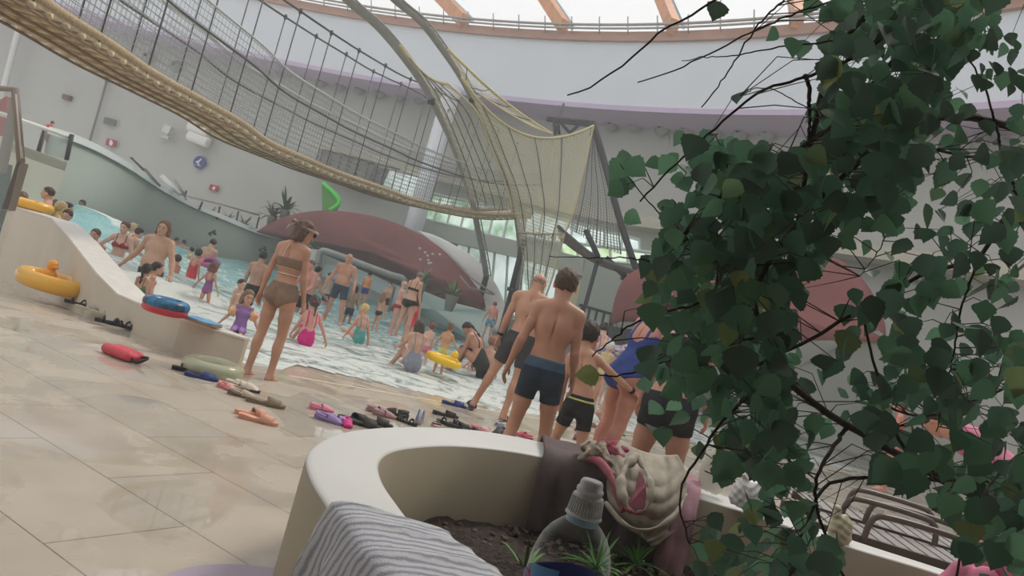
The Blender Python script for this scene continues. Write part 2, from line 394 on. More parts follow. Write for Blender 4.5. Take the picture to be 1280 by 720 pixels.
def hair_mesh(style,hs,h=.008):
    lo=(-.16,-.22,-.36 if style in('long','braid','pony') else -.17); F=Field(lo,(.16,.18,.24),h)
    th={'short':.009,'buzz':.004,'cap':.007,'long':.014,'braid':.010,'pony':.010,'bun':.011,'bob':.016,'fringe':.004}[style]
    F.ell((0,-.014,.027),(.076+th,.098+th,.094+th),None,.01)
    X,Y,Z=F.grid((slice(None),)*3)
    low={'short':-.055,'buzz':-.055,'cap':-.06,'fringe':-.045}.get(style,-.085)
    reg=mx((Y-.9*(Z-.045)-.058)/1.35, low-Z)
    if style in('long','bob','braid'): reg=mx((Y-.62*(Z-.045)-.045)/1.2,low-Z)
    if style=='fringe': reg=mx(reg,.02+ (Z-.055))   # only a ring of hair round a bald crown
    F.f=mx(F.f,reg.astype(np.float32))
    if style=='long':
        for x in (-.055,-.02,.02,.055): F.cone((x,-.06,.0),(x*1.25,-.085,-.26+abs(x)),.042,.018,.02)
        for x in (-.078,.078): F.cone((x,-.02,.02),(x*1.1,-.03,-.22),.022,.012,.02)
    if style=='bob':
        for x in (-.06,-.02,.02,.06): F.cone((x,-.055,.0),(x*1.25,-.075,-.115),.048,.034,.02)
        for x in (-.078,.078): F.cone((x,-.01,.01),(x*1.12,-.015,-.10),.024,.018,.02)
    if style=='bun': F.ell((0,-.09,.095),(.038,.038,.034),None,.01)
    if style=='pony': F.cone((0,-.11,.04),(0,-.15,.0),.022,.028,.01); F.cone((0,-.15,.0),(.01,-.13,-.2),.028,.010,.01)
    if style=='braid':
        for i in range(7): F.ell((.01*(-1)**i,-.105+.004*i,-.04-.038*i),(.022-.001*i,.020,.026),None,.006)
    n=.0022*(np.sin(X*160+Y*60)+np.sin(Y*140-Z*50)+np.sin(X*90+Z*110)) if style!='cap' else 0
    F.f=(F.f+n).astype(np.float32)
    v,f=F.mesh(); return v*hs,f
HC={}
def get_hair(style,hs):
    k=(style,hs)
    if k not in HC: HC[k]=hair_mesh(style,hs)
    return HC[k]
PEOPLE=[]
def person(label,kind='man',head=None,feet=None,z=0.,Y=None,H=None,facing=0,pose={},skin=(190,150,128),hair='short',haircol=(70,52,42),
           wear=(),fat=1.,belly=0,h=.013,face=False,extras=None,gpos=None,group=None):
    pose=dict(pose); pose['yaw']=0
    J,core,(V,Fq),K=build_body(kind,pose,h,fat,belly)
    Rf=rz(facing)
    top=(J['h']+J['Rh']@np.array([0,-.01,.12*K['head']]))[2]; zmin=V[:,2].min(); ph=top-zmin
    lab=label
    if gpos is not None: root=np.array(gpos,float); s=H/ph
    elif feet is not None:
        root=gp(feet[0],feet[1],z) if Y is None else dp(feet[0],feet[1],Y); ht=dp(head[0],head[1],root[1])[2]-root[2]; s=ht/ph
        if H: s=H/ph
    else:
        hp=dp(head[0],head[1],Y); s=H/ph; root=np.array([hp[0],Y,hp[2]-H])
    hx=J['h']; anchor=(Rf@np.array([hx[0],hx[1],0]))*s
    if feet is None and gpos is None: root=root-np.array([anchor[0],anchor[1],0])
    elif feet is not None and pose.get('anchor','feet')=='feet':
        fm=(V[V[:,2]<zmin+.06]).mean(0); root=root-(Rf@np.array([fm[0],fm[1],0]))*s
    T=lambda v: ((np.asarray(v)-np.array([0,0,zmin]))@Rf.T)*s+root
    e=thing('person',lab,'person',root,group)
    sk=mat('skin_%d_%d_%d'%skin,skin,.48,noise=.10,nscale=7,spec=.35,bump=.06,bscale=60)
    mk('body',T(V),Fq,sk,e)
    fr=frames(core,J) if wear else None
    for w in wear:
        nm,g,m=w; v,f=garment(core,fr,g)
        if len(v): mk(nm,T(v),f,m,e)
    hc=J['h'];Rh=J['Rh'];hs=K['head']
    if hair and hair!='bald':
        v,f=get_hair(hair,hs); hm=mat('hair_%d_%d_%d'%haircol,haircol,.55,noise=.25,nscale=40,bump=.3,bscale=120)
        mk('swim_cap' if hair=='cap' else 'hair',T(v@Rh.T+hc),f,hm,e)
    if face:
        for sg in (-1,1):
            g=G(); g.ell(T(hc+Rh@(np.array([sg*.031,.092,.004])*hs)),np.array([.0085,.005,.0065])*hs*s,Rf@Rh,8,6); g.mk('eye',mat('eye_dark',(45,35,30),.3),e)
            g=G(); g.ell(T(hc+Rh@(np.array([sg*.032,.094,.024])*hs)),np.array([.016,.006,.0035])*hs*s,Rf@Rh,8,6); g.mk('eyebrow',mat('brow',(75,55,45),.6),e)
        g=G(); g.ell(T(hc+Rh@(np.array([0,.103,-.066])*hs)),np.array([.021,.005,.007])*hs*s,Rf@Rh,8,6); g.mk('lips',mat('lips',(165,95,88),.5),e)
    J2=dict(J=J,T=T,s=s,e=e,Rf=Rf,core=core,fr=fr,K=K)
    if extras: extras(J2)
    PEOPLE.append(e); return J2
# ================================================================ SETTING
def S(o): o['kind']='structure'; return o
M_wall=mat('wall_paint',(186,186,180),.75,noise=.03,nscale=.6); M_drum=mat('drum_paint',(214,218,224),.7,noise=.02,nscale=.5)
M_green=mat('greygreen_paint',(160,170,160),.6,noise=.03,nscale=.4); M_white=mat('white_paint',(222,222,216),.5); M_cream=mat('cream_paint',(206,198,182),.6,noise=.03,nscale=.5)
M_wood=mat('orange_wood',(196,132,84),.5,noise=.15,nscale=3); M_steel=mat('grey_steel',(158,154,148),.4,metal=.2,noise=.08,nscale=4); M_dark=mat('dark_metal',(52,54,56),.5)
M_plum=mat('purple_lit_soffit',(196,178,204),.7,noise=.03); M_maroon=mat('maroon_plaster',(130,82,80),.7,noise=.07,nscale=1.2); M_glass=mat('glass',(205,222,220),.05,spec=.5,alpha=.16)
# ---- floor with large tiles
def floor_material():
    m=mat('floor_tiles',(190,178,160),.22,spec=.4); N=m.node_tree.nodes;L=m.node_tree.links;b=N['Principled BSDF']
    t=N.new('ShaderNodeTexCoord'); mp=N.new('ShaderNodeMapping'); mp.inputs['Rotation'].default_value=(0,0,radians(31)); L.new(t.outputs['Object'],mp.inputs['Vector'])
    mp.inputs['Location'].default_value=(.23,.13,0)
    br=N.new('ShaderNodeTexBrick'); L.new(mp.outputs[0],br.inputs['Vector']); br.offset=.5
    br.inputs['Color1'].default_value=lin((190,178,162)); br.inputs['Color2'].default_value=lin((184,173,158)); br.inputs['Mortar'].default_value=lin((122,112,100))
    br.inputs['Scale'].default_value=1; br.inputs['Mortar Size'].default_value=.004; br.inputs['Brick Width'].default_value=1.24; br.inputs['Row Height'].default_value=.62; br.inputs['Mortar Smooth'].default_value=.3
    n=N.new('ShaderNodeTexNoise'); n.inputs['Scale'].default_value=2.2; n.inputs['Detail'].default_value=7; L.new(mp.outputs[0],n.inputs['Vector'])
    r=N.new('ShaderNodeValToRGB'); r.color_ramp.elements[0].color=(.86,.85,.83,1); r.color_ramp.elements[1].color=(1.08,1.07,1.06,1); r.color_ramp.elements[0].position=.3;r.color_ramp.elements[1].position=.7
    L.new(n.outputs['Fac'],r.inputs['Fac']); x=N.new('ShaderNodeMix'); x.data_type='RGBA'; x.blend_type='MULTIPLY'; x.inputs[0].default_value=1
    L.new(br.outputs['Color'],x.inputs[6]); L.new(r.outputs['Color'],x.inputs[7]); L.new(x.outputs[2],b.inputs['Base Color'])
    # wet film: patches of low roughness
    n2=N.new('ShaderNodeTexNoise'); n2.inputs['Scale'].default_value=1.1; n2.inputs['Detail'].default_value=8; n2.inputs['Distortion'].default_value=1.2; L.new(t.outputs['Object'],n2.inputs['Vector'])
    r2=N.new('ShaderNodeValToRGB'); r2.color_ramp.elements[0].position=.47; r2.color_ramp.elements[1].position=.53; r2.color_ramp.elements[0].color=(.03,.03,.03,1); r2.color_ramp.elements[1].color=(.34,.34,.34,1)
    L.new(n2.outputs['Fac'],r2.inputs['Fac']); L.new(r2.outputs['Color'],b.inputs['Roughness']); mr=N.new('ShaderNodeMapRange'); L.new(r2.outputs['Color'],mr.inputs[0]); mr.inputs[1].default_value=.03; mr.inputs[2].default_value=.34; mr.inputs[3].default_value=1.0; mr.inputs[4].default_value=.35; L.new(mr.outputs[0],b.inputs['Specular IOR Level'])
    bm=N.new('ShaderNodeBump'); bm.inputs['Strength'].default_value=.25; bm.inputs['Distance'].default_value=.01; L.new(n2.outputs['Fac'],bm.inputs['Height']); L.new(bm.outputs[0],b.inputs['Normal'])
    return m
SA=gp(400,455)[:2]; SD=gp(640,500)[:2]-SA; SD/=np.linalg.norm(SD); SN=np.array([-SD[1],SD[0]])
def shore(x,y): return (x-SA[0])*SN[0]+(y-SA[1])*SN[1]
def floor_z(s):
    # apron falls gently: flat, one shallow step, then the beach
    z=np.where(s>-1.35,-.02*np.clip((s+1.35)/.04,0,1),0.); return z-np.clip(s+.1,0,None)*.075
xs=np.r_[np.arange(-26,-8,1.),np.arange(-8,6,.25),np.arange(6,18.1,1.)]; ys=np.r_[np.arange(-4,5,1.),np.arange(5,16,.2),np.arange(16,36,1.)]
# floor in shore-aligned coordinates for clean step lines
tt=np.arange(-30,30.1,1.); ss=np.r_[np.arange(-16,-1.36,1.),[-1.355,-1.31,-.8,-.1,0],np.arange(.5,26,1.)]
V=[];Fq=[]
for s_ in ss:
    for t_ in tt:
        p=SA+SD*t_+SN*s_; V.append((p[0],p[1],float(floor_z(np.array(s_)))))
nt=len(tt)
for i in range(len(ss)-1):
    for j in range(nt-1): Fq.append((i*nt+j,i*nt+j+1,(i+1)*nt+j+1,(i+1)*nt+j))
S(mk('floor',V,Fq,floor_material(),origin=(0,0,0),smooth=False))
# pale edging strip along the step
g=G(); a0=SA+SD*-.9+SN*-1.34; a1=SA+SD*14+SN*-1.34
for n_,(q0,q1) in enumerate([(a0,a1)]):
    g.prism([tuple(q0),tuple(q1),tuple(q1+SN*.045),tuple(q0+SN*.045)],(-.03,.004))
S(g.mk('trim_1',mat('edge_strip',(226,216,192),.4),smooth=False))
# lilac inlay in the paving
c=gp(338,748); g=G(); pl=[(c[0]+.40*cos(a),c[1]-.12+.40*sin(a)) for a in np.linspace(0,2*pi,40,endpoint=False)]
g.prism(pl,(-.01,.002)); S(g.mk('trim_2',mat('lilac_inlay',(176,160,178),.35,noise=.05),smooth=False))
# ---- water surface
WC=[(310,430,9.7,0),(400,455,9.8,0),(640,500,11.6,0),(760,520,12,0),(240,392,11.6,.0),(195,338,12.2,None),(150,326,14,None),(112,297,16,None),(125,281,20,None),(90,268,17,None),(60,271,13.5,None),(40,268,14,None),(96,298,13,None),
    (268,331,20.5,None),(245,352,16,None),(310,332,27,None),(430,367,31,None),(450,382,24,None),(527,398,30,0.1),(600,434,23,0),(440,425,13,0),(540,440,14.5,0),(350,400,13.5,.02),(400,395,16,.02),(480,385,20,.05),(700,440,20,0),(900,440,20,0),(210,362,11.9,.12)]
WP=[]
for (x,y,Y,z) in WC:
    p=dp(x,y,Y) if z is None else gp(x,y,z); WP.append(p if z is None or abs(p[1]-Y)<6 else np.array([dp(x,y,Y)[0],Y,z]))
WP=np.array(WP)
def bumpf(x,y):
    return (np.sin(x*1.9+y*1.3+1)*.5+np.sin(x*-1.2+y*2.6)*.4+np.sin(x*4.1-y*3.2)*.22+np.sin(x*6.3+y*5.1)*.16+np.sin(x*-9.5+y*7.7)*.1)
CR=dp(118,281,17.5)
def water_z(x,y):
    x=np.asarray(x,float);y=np.asarray(y,float)
    d=(x[...,None]-WP[:,0])**2+((y[...,None]-WP[:,1])*.7)**2; w=1/(d+.4)**2; z=(w*WP[:,2]).sum(-1)/w.sum(-1)
    s=shore(x,y); k=np.clip(s/1.2,0,1); z=z*k+(.006-.03*np.clip(-s,0,2))*(1-k)
    amp=np.clip(s/6,0,1)*.05; z=z+amp*bumpf(x,y)*(1+.4*np.clip(z*3,0,1))
    u=(x-CR[0])*.35+(y-CR[1])*.94; v=(x-CR[0])*.94-(y-CR[1])*.35
    z=z+.26*np.exp(-(u/.9)**2-(v/2.2)**2)
    return z
step=.11
gx=np.arange(-17,9,step); gy=np.arange(7.5,34,step); X,Y=np.meshgrid(gx,gy,indexing='ij'); Z=water_z(X,Y)
POOLW=[] # green wall / pool boundary in plan (filled below)
GW=[(84,262,17.5),(130,276,21),(190,291,25),(250,312,28),(310,331,30),(370,348,32),(430,364,33),(480,380,32.5),(527,396,31),(565,415,27),(605,433,23)]
gwb=np.array([dp(x,y,Yd) for x,y,Yd in GW])
PAR_T=[(307,424,.33),(275,415,.33),(227,399,.32),(175,380,.30),(147,368,.29),(122,343,.42),(104,320,.53),(84,294,.67),(65,273,.79),(20,259,.76),(11,256.3,.76)]
par=np.array([gp(x,y,z) for x,y,z in PAR_T])
poly=[tuple(p[:2]) for p in par[:9]][::-1]
left_end=gwb[0][:2]
poly=[tuple(par[10][:2]+np.array([-2.2,1.8])),tuple(par[10][:2]+np.array([.1,.3]))]+[tuple(p[:2]+np.array([.12,.12])) for p in par[:9]][::-1]
poly=poly[:1]+poly[1:]+[(-2.2,9.2),(2,11.0),(9,16.5),(9,24)]+[tuple(p[:2]) for p in gwb][::-1]
poly=np.array(poly)
def inpoly(x,y,P):
    r=np.zeros(x.shape,bool); n=len(P)
    for i in range(n):
        x0,y0=P[i];x1,y1=P[(i+1)%n]; c=((y0>y)!=(y1>y))&(x<(x1-x0)*(y-y0)/(y1-y0+1e-12)+x0); r^=c
    return r
ins=inpoly(X,Y,poly); ny=len(gy)
q=ins[:-1,:-1]&ins[1:,:-1]&ins[1:,1:]&ins[:-1,1:]
ii,jj=np.nonzero(q); a=ii*ny+jj; Fw=np.stack([a,a+ny,a+ny+1,a+1],1)
used=np.unique(Fw); rem=np.full(X.size,-1); rem[used]=np.arange(len(used)); VW=np.stack([X,Y,Z],-1).reshape(-1,3)[used]; Fw=rem[Fw]
def water_material():
    m=mat('pool_water_surface',(120,176,178),.12,spec=.5); N=m.node_tree.nodes;L=m.node_tree.links;b=N['Principled BSDF']
    at=N.new('ShaderNodeAttribute'); at.attribute_name='foam'; t=N.new('ShaderNodeTexCoord')
    n=N.new('ShaderNodeTexNoise'); n.inputs['Scale'].default_value=2.6; n.inputs['Detail'].default_value=9; n.inputs['Roughness'].default_value=.72; n.inputs['Distortion'].default_value=.8; L.new(t.outputs['Object'],n.inputs['Vector'])
    ad=N.new('ShaderNodeMath'); ad.operation='ADD'; L.new(n.outputs['Fac'],ad.inputs[0]); L.new(at.outputs['Fac'],ad.inputs[1])
    r=N.new('ShaderNodeValToRGB'); e=r.color_ramp.elements; e[0].position=.50;e[0].color=(0,0,0,1);e[1].position=.72;e[1].color=(1,1,1,1); L.new(ad.outputs[0],r.inputs['Fac'])
    n2=N.new('ShaderNodeTexNoise'); n2.inputs['Scale'].default_value=.9; n2.inputs['Detail'].default_value=4; L.new(t.outputs['Object'],n2.inputs['Vector'])
    c=N.new('ShaderNodeValToRGB'); c.color_ramp.elements[0].color=lin((104,172,178)); c.color_ramp.elements[1].color=lin((150,196,192)); c.color_ramp.elements[0].position=.35;c.color_ramp.elements[1].position=.65; L.new(n2.outputs['Fac'],c.inputs['Fac'])
    x=N.new('ShaderNodeMix'); x.data_type='RGBA'; L.new(r.outputs['Color'],x.inputs[0]); L.new(c.outputs['Color'],x.inputs[6]); x.inputs[7].default_value=lin((218,222,216)); L.new(x.outputs[2],b.inputs['Base Color'])
    rr=N.new('ShaderNodeMapRange'); L.new(r.outputs['Color'],rr.inputs[0]); rr.inputs[3].default_value=.07; rr.inputs[4].default_value=.6; L.new(rr.outputs[0],b.inputs['Roughness'])
    # shallow film is see-through
    a2=N.new('ShaderNodeAttribute'); a2.attribute_name='film'; mm=N.new('ShaderNodeMath'); mm.operation='MAXIMUM'; L.new(a2.outputs['Fac'],mm.inputs[0])
    r3=N.new('ShaderNodeMath'); r3.operation='MULTIPLY'; r3.inputs[1].default_value=.9; L.new(r.outputs['Color'],r3.inputs[0]); L.new(r3.outputs[0],mm.inputs[1]); L.new(mm.outputs[0],b.inputs['Alpha'])
    w=N.new('ShaderNodeTexNoise'); w.inputs['Scale'].default_value=5; w.inputs['Detail'].default_value=5; L.new(t.outputs['Object'],w.inputs['Vector'])
    bm=N.new('ShaderNodeBump'); bm.inputs['Strength'].default_value=.9; bm.inputs['Distance'].default_value=.06; L.new(w.outputs['Fac'],bm.inputs['Height']); L.new(bm.outputs[0],b.inputs['Normal'])
    return m
wo=mk('pool_water',VW,Fw,water_material(),label='rippling turquoise wave pool water with white foam by the beach',cat='water',kind='stuff',origin=(0,0,0))
BM=dp(198,345,12.0); sh=shore(VW[:,0],VW[:,1])
foam=np.clip(.225-.019*sh,-.06,.22)+ .15*np.exp(-((VW[:,0]-BM[0])/1.2)**2-((VW[:,1]-BM[1]+.3)/1.3)**2)
u_=(VW[:,0]-CR[0])*.35+(VW[:,1]-CR[1])*.94; foam-=.16*np.exp(-((u_+.7)/.9)**2-((VW[:,0]-CR[0])/2.6)**2); foam+=.3*np.exp(-((u_-.05)/.16)**2-((VW[:,0]-CR[0])/1.8)**2)
film=np.clip(.30+.12*sh,.35,1)
for nm,arr in (('foam',foam),('film',film)):
    at=wo.data.attributes.new(nm,'FLOAT','POINT'); at.data.foreach_set('value',arr.astype(np.float32))
# ---- parapet (low stepped pool wall)
pin=[]
for i,p in enumerate(par):
    t=(par[min(i+1,len(par)-1)]-par[max(i-1,0)])[:2]; t/=np.linalg.norm(t); n_=np.array([t[1],-t[0]])
    if n_[1]<0: n_=-n_
    wd=.10+.26*min(1,i/2.5) if i<3 else .38
    pin.append(np.r_[p[:2]+n_*wd,p[2]])
pin=np.array(pin)
V=np.vstack([np.c_[par[:,:2],np.full(len(par),-.6)],par,pin,np.c_[pin[:,:2],np.full(len(par),-.6)]]); n=len(par)
Fq=[]
for i in range(n-1):
    Fq+=[(i+1,i,n+i,n+i+1),(n+i+1,n+i,2*n+i,2*n+i+1),(2*n+i+1,2*n+i,3*n+i,3*n+i+1)]
Fq.append((0,3*n,2*n,n))
g=G(); g.add(V,Fq); S(g.mk('wall_poolside',mat('parapet_plaster',(206,196,180),.6,noise=.04,nscale=1.5),smooth=False))
# cap stones on the parapet
g=G(); lift=np.array([0,0,.012]); A=par+lift+np.array([0,-.01,0]); B=pin+lift; g.loft(A,B,(0,0,-.02)); S(g.mk('trim_3',mat('cap_stone',(222,216,208),.35,noise=.05,nscale=6),smooth=False))
# ---- green grey pool wall
GT=[(84,174,17.5),(120,189,20.5),(160,211,24),(200,237,26.5),(240,259,28.5),(280,275,29.5),(322,292,30.5),(370,304,32),(430,322,33),(480,341,32.5),(527,362,31),(565,382,27),(605,397,23)]
gwt=np.array([dp(x,y,Yd) for x,y,Yd in GT]); tN=60
bb=gwb.copy(); bb=np.array([np.interp(np.linspace(0,1,tN),np.linspace(0,1,len(bb)),bb[:,k]) for k in range(3)]).T
R_=resample(gwt,tN); B_=R_.copy(); B_[:,2]=-2.0
back=np.zeros_like(R_)
for i in range(tN):
    t=(R_[min(i+1,tN-1)]-R_[max(i-1,0)])[:2]; t/=np.linalg.norm(t); nn=np.array([-t[1],t[0]]); back[i,:2]=nn*.35
g=G(); g.loft(R_,B_,back); S(g.mk('wall_pool_back',M_green))
g=G(); up_=np.array([0,0,.17]); g.loft(R_[:34]+up_-back[:34]*.2,R_[:34]-back[:34]*.2,back[:34]*1.4); S(g.mk('trim_4',mat('coping_white',(248,248,244),.4),smooth=False))
# cream return wall at far left + platform
a=dp(85,201,17.45); b_=dp(12,178,13.8); g=G(); P=[a,b_,np.array([b_[0],b_[1],-1]),np.array([a[0],a[1],-1])]; g.slab(P,(-.25,.35,0)); S(g.mk('wall_left',M_cream,smooth=False))
g=G(); g.prism([tuple(a[:2]),tuple(b_[:2]),(b_[0]-5,b_[1]+4),(a[0]-5,a[1]+5)],(a[2]-.25,a[2]-.05)); S(g.mk('floor_platform',M_cream,smooth=False))
# ---- big curved back wall and drum
def ring(R0,z0,z1,a0,a1,n,thick,name,m,R1=None):
    an=np.linspace(radians(a0),radians(a1),n); R1=R1 or R0
    A=np.array([(CC[0]+R0*cos(t),CC[1]+R0*sin(t),z1) for t in an]); B=np.array([(CC[0]+R1*cos(t),CC[1]+R1*sin(t),z0) for t in an])
    off=np.array([(thick*cos(t),thick*sin(t),0) for t in an]); g=G(); g.loft(A,B,off); return S(g.mk(name,m,smooth=False))
ring(38.2,-.5,9.6,-70,150,120,.3,'wall_back',M_wall)
ring(36.5,9.0,11.35,-90,200,140,.4,'wall_drum',M_drum)
ring(36.4,8.85,9.02,-90,200,140,1.9,'trim_5',M_plum)  # purple light in the recess is put into this mauve colour
ring(36.35,11.3,11.62,-90,200,140,.5,'trim_6',mat('red_brown_wood',(176,132,112),.5,noise=.1,nscale=2))
# unseen slab added above the camera to shade the foreground, and wall behind it
g=G(); g.prism([(-14,-4),(14,-4),(14,1.2),(6,2.2),(-6,2.2),(-14,1.2)],(3.9,4.2)); S(g.mk('shade_slab',M_wall,smooth=False))
g=G(); g.box((0,-4.2,3.5),(30,.3,9)); S(g.mk('wall_front',M_wall,smooth=False))
# skylight: glazing bars (orange timber) and blue steel purlins
sk=thing('skylight_frame','orange timber skylight beams radiating over the round white drum','skylight',(CC[0],CC[1],11.6)); sk['kind']='structure'
del sk['label']; del sk['category']
BE=[((335,-2),(300,-60)),((577,38),(545,0)),((702,46),(675,0)),((838,50),(822,0)),((992,46),(990,0)),((1205,30),(1206,0))]
for (bx,by),(tx,ty) in BE:
    p=cyl(bx,by,36.3); p[2]=11.45; d=ray(tx,ty); # second point on a plane 13.2 high
    q_=CAM+d*((13.4-EYE)/d[2]); dd=q_-p; q2=p+dd*3.0
    g=G(); sd=np.cross(dd/np.linalg.norm(dd),[0,0,1.]); sd/=np.linalg.norm(sd); w_=sd*.17; hz=np.array([0,0,.55])
    g.slab([p-w_,p+w_,p+w_+hz,p-w_+hz],q2-p); g.mk('beam',M_wood,sk,smooth=False)
    g=G(); w2=sd*.17; o_=sd*.34; g.slab([p-w2*.3+o_+hz*.6,p+w2*.3+o_+hz*.6,p+w2*.3+o_+hz,p-w2*.3+o_+hz],q2-p); g.mk('glazing_bar',mat('pale_bar',(190,210,222),.4),sk,smooth=False)
an=np.linspace(radians(-40),radians(120),90)
g=G(); g.tube([(CC[0]+36.2*cos(t),CC[1]+36.2*sin(t),11.8) for t in an],.05,5); g.tube([(CC[0]+36.1*cos(t),CC[1]+36.1*sin(t),11.62) for t in an],.04,5)
for t in an[::1]: g.tube([(CC[0]+36.3*cos(t),CC[1]+36.3*sin(t),11.5),(CC[0]+36.0*cos(t),CC[1]+36.0*sin(t),12.0)],.025,4)
g.mk('snow_rail',M_steel,sk)
# ---- white column
def column(px_top,px_bot,R,r,name='column'):
    a=cyl(*px_top,R); b=cyl(*px_bot,R); g=G(); g.lathe([(r,-1),(r,9)],(b[0],b[1],0),28); return g
g=column((552,140),(519,278),36.0,.36); o=S(g.mk('wall_column',mat('pale_column',(214,216,220),.5)))
# ---- far facade: upper gallery band, glazing, lower glazing
def rect_on(R,x0,y0,x1,y1): pass
def panel(name,m,pix,R,thick=.15,parent=None,struct=True,smooth=False,**k):
    P=[cyl(x,y,R) for x,y in pix]; c=np.mean(P,axis=0); n_=np.r_[(c[:2]-CC),0]; n_/=np.linalg.norm(n_); g=G(); g.slab(P,n_*thick)
    o=g.mk(name,m,parent,smooth=smooth,**k)
    if struct and parent is None: S(o)
    return o
M_leafglass=mat('garden_view_glass',(96,140,96),.2,emit=.75,col2=(214,232,220),nscale=1.3); M_skyglass=mat('sky_view_glass',(150,170,160),.2,emit=.8,col2=(225,236,236),nscale=.9)
M_slab=mat('slab_paint',(196,190,172),.6,noise=.03); M_slab2=mat('greygreen_slab_paint',(172,178,168),.6)  # cream slab paint and a grey-green slab paint
def bandR(name,m,top,bot,R,thick=.3):
    A=resample([cyl(x,y,R) for x,y in top],24); B=resample([cyl(x,y,R) for x,y in bot],24); off=np.zeros_like(A)
    for i in range(24):
        n_=A[i][:2]-CC; off[i,:2]=n_/np.linalg.norm(n_)*thick
    g=G(); g.loft(A,B,off); return S(g.mk(name,m,smooth=False))
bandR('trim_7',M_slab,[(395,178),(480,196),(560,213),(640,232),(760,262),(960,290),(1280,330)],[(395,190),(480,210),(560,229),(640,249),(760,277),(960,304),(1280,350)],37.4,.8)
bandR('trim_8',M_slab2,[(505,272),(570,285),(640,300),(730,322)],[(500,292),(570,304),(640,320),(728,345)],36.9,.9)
def window(n,quad,R,cols,m,fm=None):
    """frame + panes; quad = tl,tr,br,bl pixels"""
    fm=fm or M_white; P=[cyl(x,y,R) for x,y in quad]; tl,tr,br,bl=P; cn=np.mean(P,axis=0); n_=np.r_[(cn[:2]-CC),0]; n_/=np.linalg.norm(n_)
    f=thing('window_%d'%n,'x','x',(tl+tr+br+bl)/4); del f['label']; del f['category']; f['kind']='structure'
    fr=G(); w=.06
    for a,b in ((tl,tr),(bl,br)): fr.tube([a,b],w,4)
    for i in range(cols+1):
        t=i/cols; fr.tube([tl+(tr-tl)*t,bl+(br-bl)*t],w,4)
    fr.mk('window_frame',fm,f,smooth=False)
    for i in range(cols):
        t0,t1=i/cols,(i+1)/cols; g=G(); g.slab([tl+(tr-tl)*t0,tl+(tr-tl)*t1,bl+(br-bl)*t1,bl+(br-bl)*t0],n_*.03); g.mk('pane',m,f,smooth=False)
    return f
window(1,[(536,241),(655,268),(648,303),(526,272)],37.6,7,M_leafglass,mat('pale_frame',(205,214,208),.5))
window(2,[(572,304),(652,322),(650,400),(562,345)],37.4,5,M_skyglass,mat('pale_frame',(205,214,208),.5))
window(3,[(655,322),(700,334),(690,400),(640,400)],37.5,3,M_skyglass,mat('pale_frame',(205,214,208),.5))
window(4,[(660,262),(800,300),(800,322),(655,295)],37.7,7,M_skyglass,mat('pale_frame',(205,214,208),.5))
window(5,[(700,302),(832,318),(830,334),(704,322)],37.2,6,mat('bright_garden_glass',(150,190,110),.2,emit=.9,col2=(225,236,220),nscale=1.2),mat('pale_frame',(205,214,208),.5))
# yellow door leaf and grey block at right of the men
panel('door_1',mat('cream_door',(222,208,168),.5),[(702,344),(733,352),(718,402),(690,395)],36.3,.2)
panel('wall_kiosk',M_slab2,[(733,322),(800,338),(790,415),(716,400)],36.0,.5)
# dark recess and gallery behind the bridge
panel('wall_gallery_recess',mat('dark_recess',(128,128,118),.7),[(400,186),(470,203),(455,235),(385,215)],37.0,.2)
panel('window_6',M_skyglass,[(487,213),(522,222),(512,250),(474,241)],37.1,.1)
# ================================================================ ROPE BRIDGE
br_up=[(-60,-58),(0,-25),(45,0),(75,20),(135,57),(190,94),(250,127),(300,155),(337,181),(387,203),(425,219),(475,236),(517,251),(575,265),(620,270),(665,268)]
br_Y=[6.6,7.0,7.5,7.9,8.8,9.9,11.2,12.4,13.4,14.8,16,17.6,19,21,22.6,24]
NU=np.array([dp(x,y,Yd) for (x,y),Yd in zip(br_up,br_Y)]); NU=resample(NU,90)
# the deck is narrow and hangs level: far edge stands level with the near edge, a metre across
FU=NU.copy()
for i in range(90):
    t=(NU[min(i+1,89)]-NU[max(i-1,0)])[:2]; t/=np.linalg.norm(t); FU[i,:2]+=np.array([-t[1],t[0]])*1.05
M_rope=mat('hemp_rope',(186,164,132),.9,noise=.2,nscale=30); M_plank=mat('bridge_planks',(214,200,172),.85,noise=.2,nscale=9); M_cable=mat('dark_cable',(84,84,86),.6)
BRG=thing('rope_bridge','long sagging rope bridge with plank deck hanging across the hall','bridge',NU[0])
g=G(); off=np.zeros_like(NU); off[:,2]=-.05; g.loft(NU,FU,off); g.mk('deck',M_plank,BRG,smooth=False)
g=G(); Ld=np.r_[0,np.cumsum(np.linalg.norm(np.diff(NU,axis=0),axis=1))]; nb=int(Ld[-1]/.28)
for d in np.linspace(0,Ld[-1]-.1,nb):
    p=np.array([np.interp(d,Ld,NU[:,k]) for k in range(3)]); q=np.array([np.interp(d,Ld,FU[:,k]) for k in range(3)]); e=(p-q)/np.linalg.norm(p-q)
    g.tube([p+e*.05+[0,0,-.07],q-e*.05+[0,0,-.07]],.035,6)
g.mk('crossbars',mat('bridge_logs',(206,188,156),.85,noise=.2,nscale=9),BRG)
g=G(); 
for f in (0,.36,.68,1): g.tube(NU*(1-f)+FU*f+np.array([0,0,-.115]),.018,6)
g.mk('bearer_rope',mat('brown_rope',(140,118,96),.8),BRG)
for P in (NU,FU): g=G(); g.tube(P+np.array([0,0,.04]),.05,7); g.mk('edge_rope',M_rope,BRG)
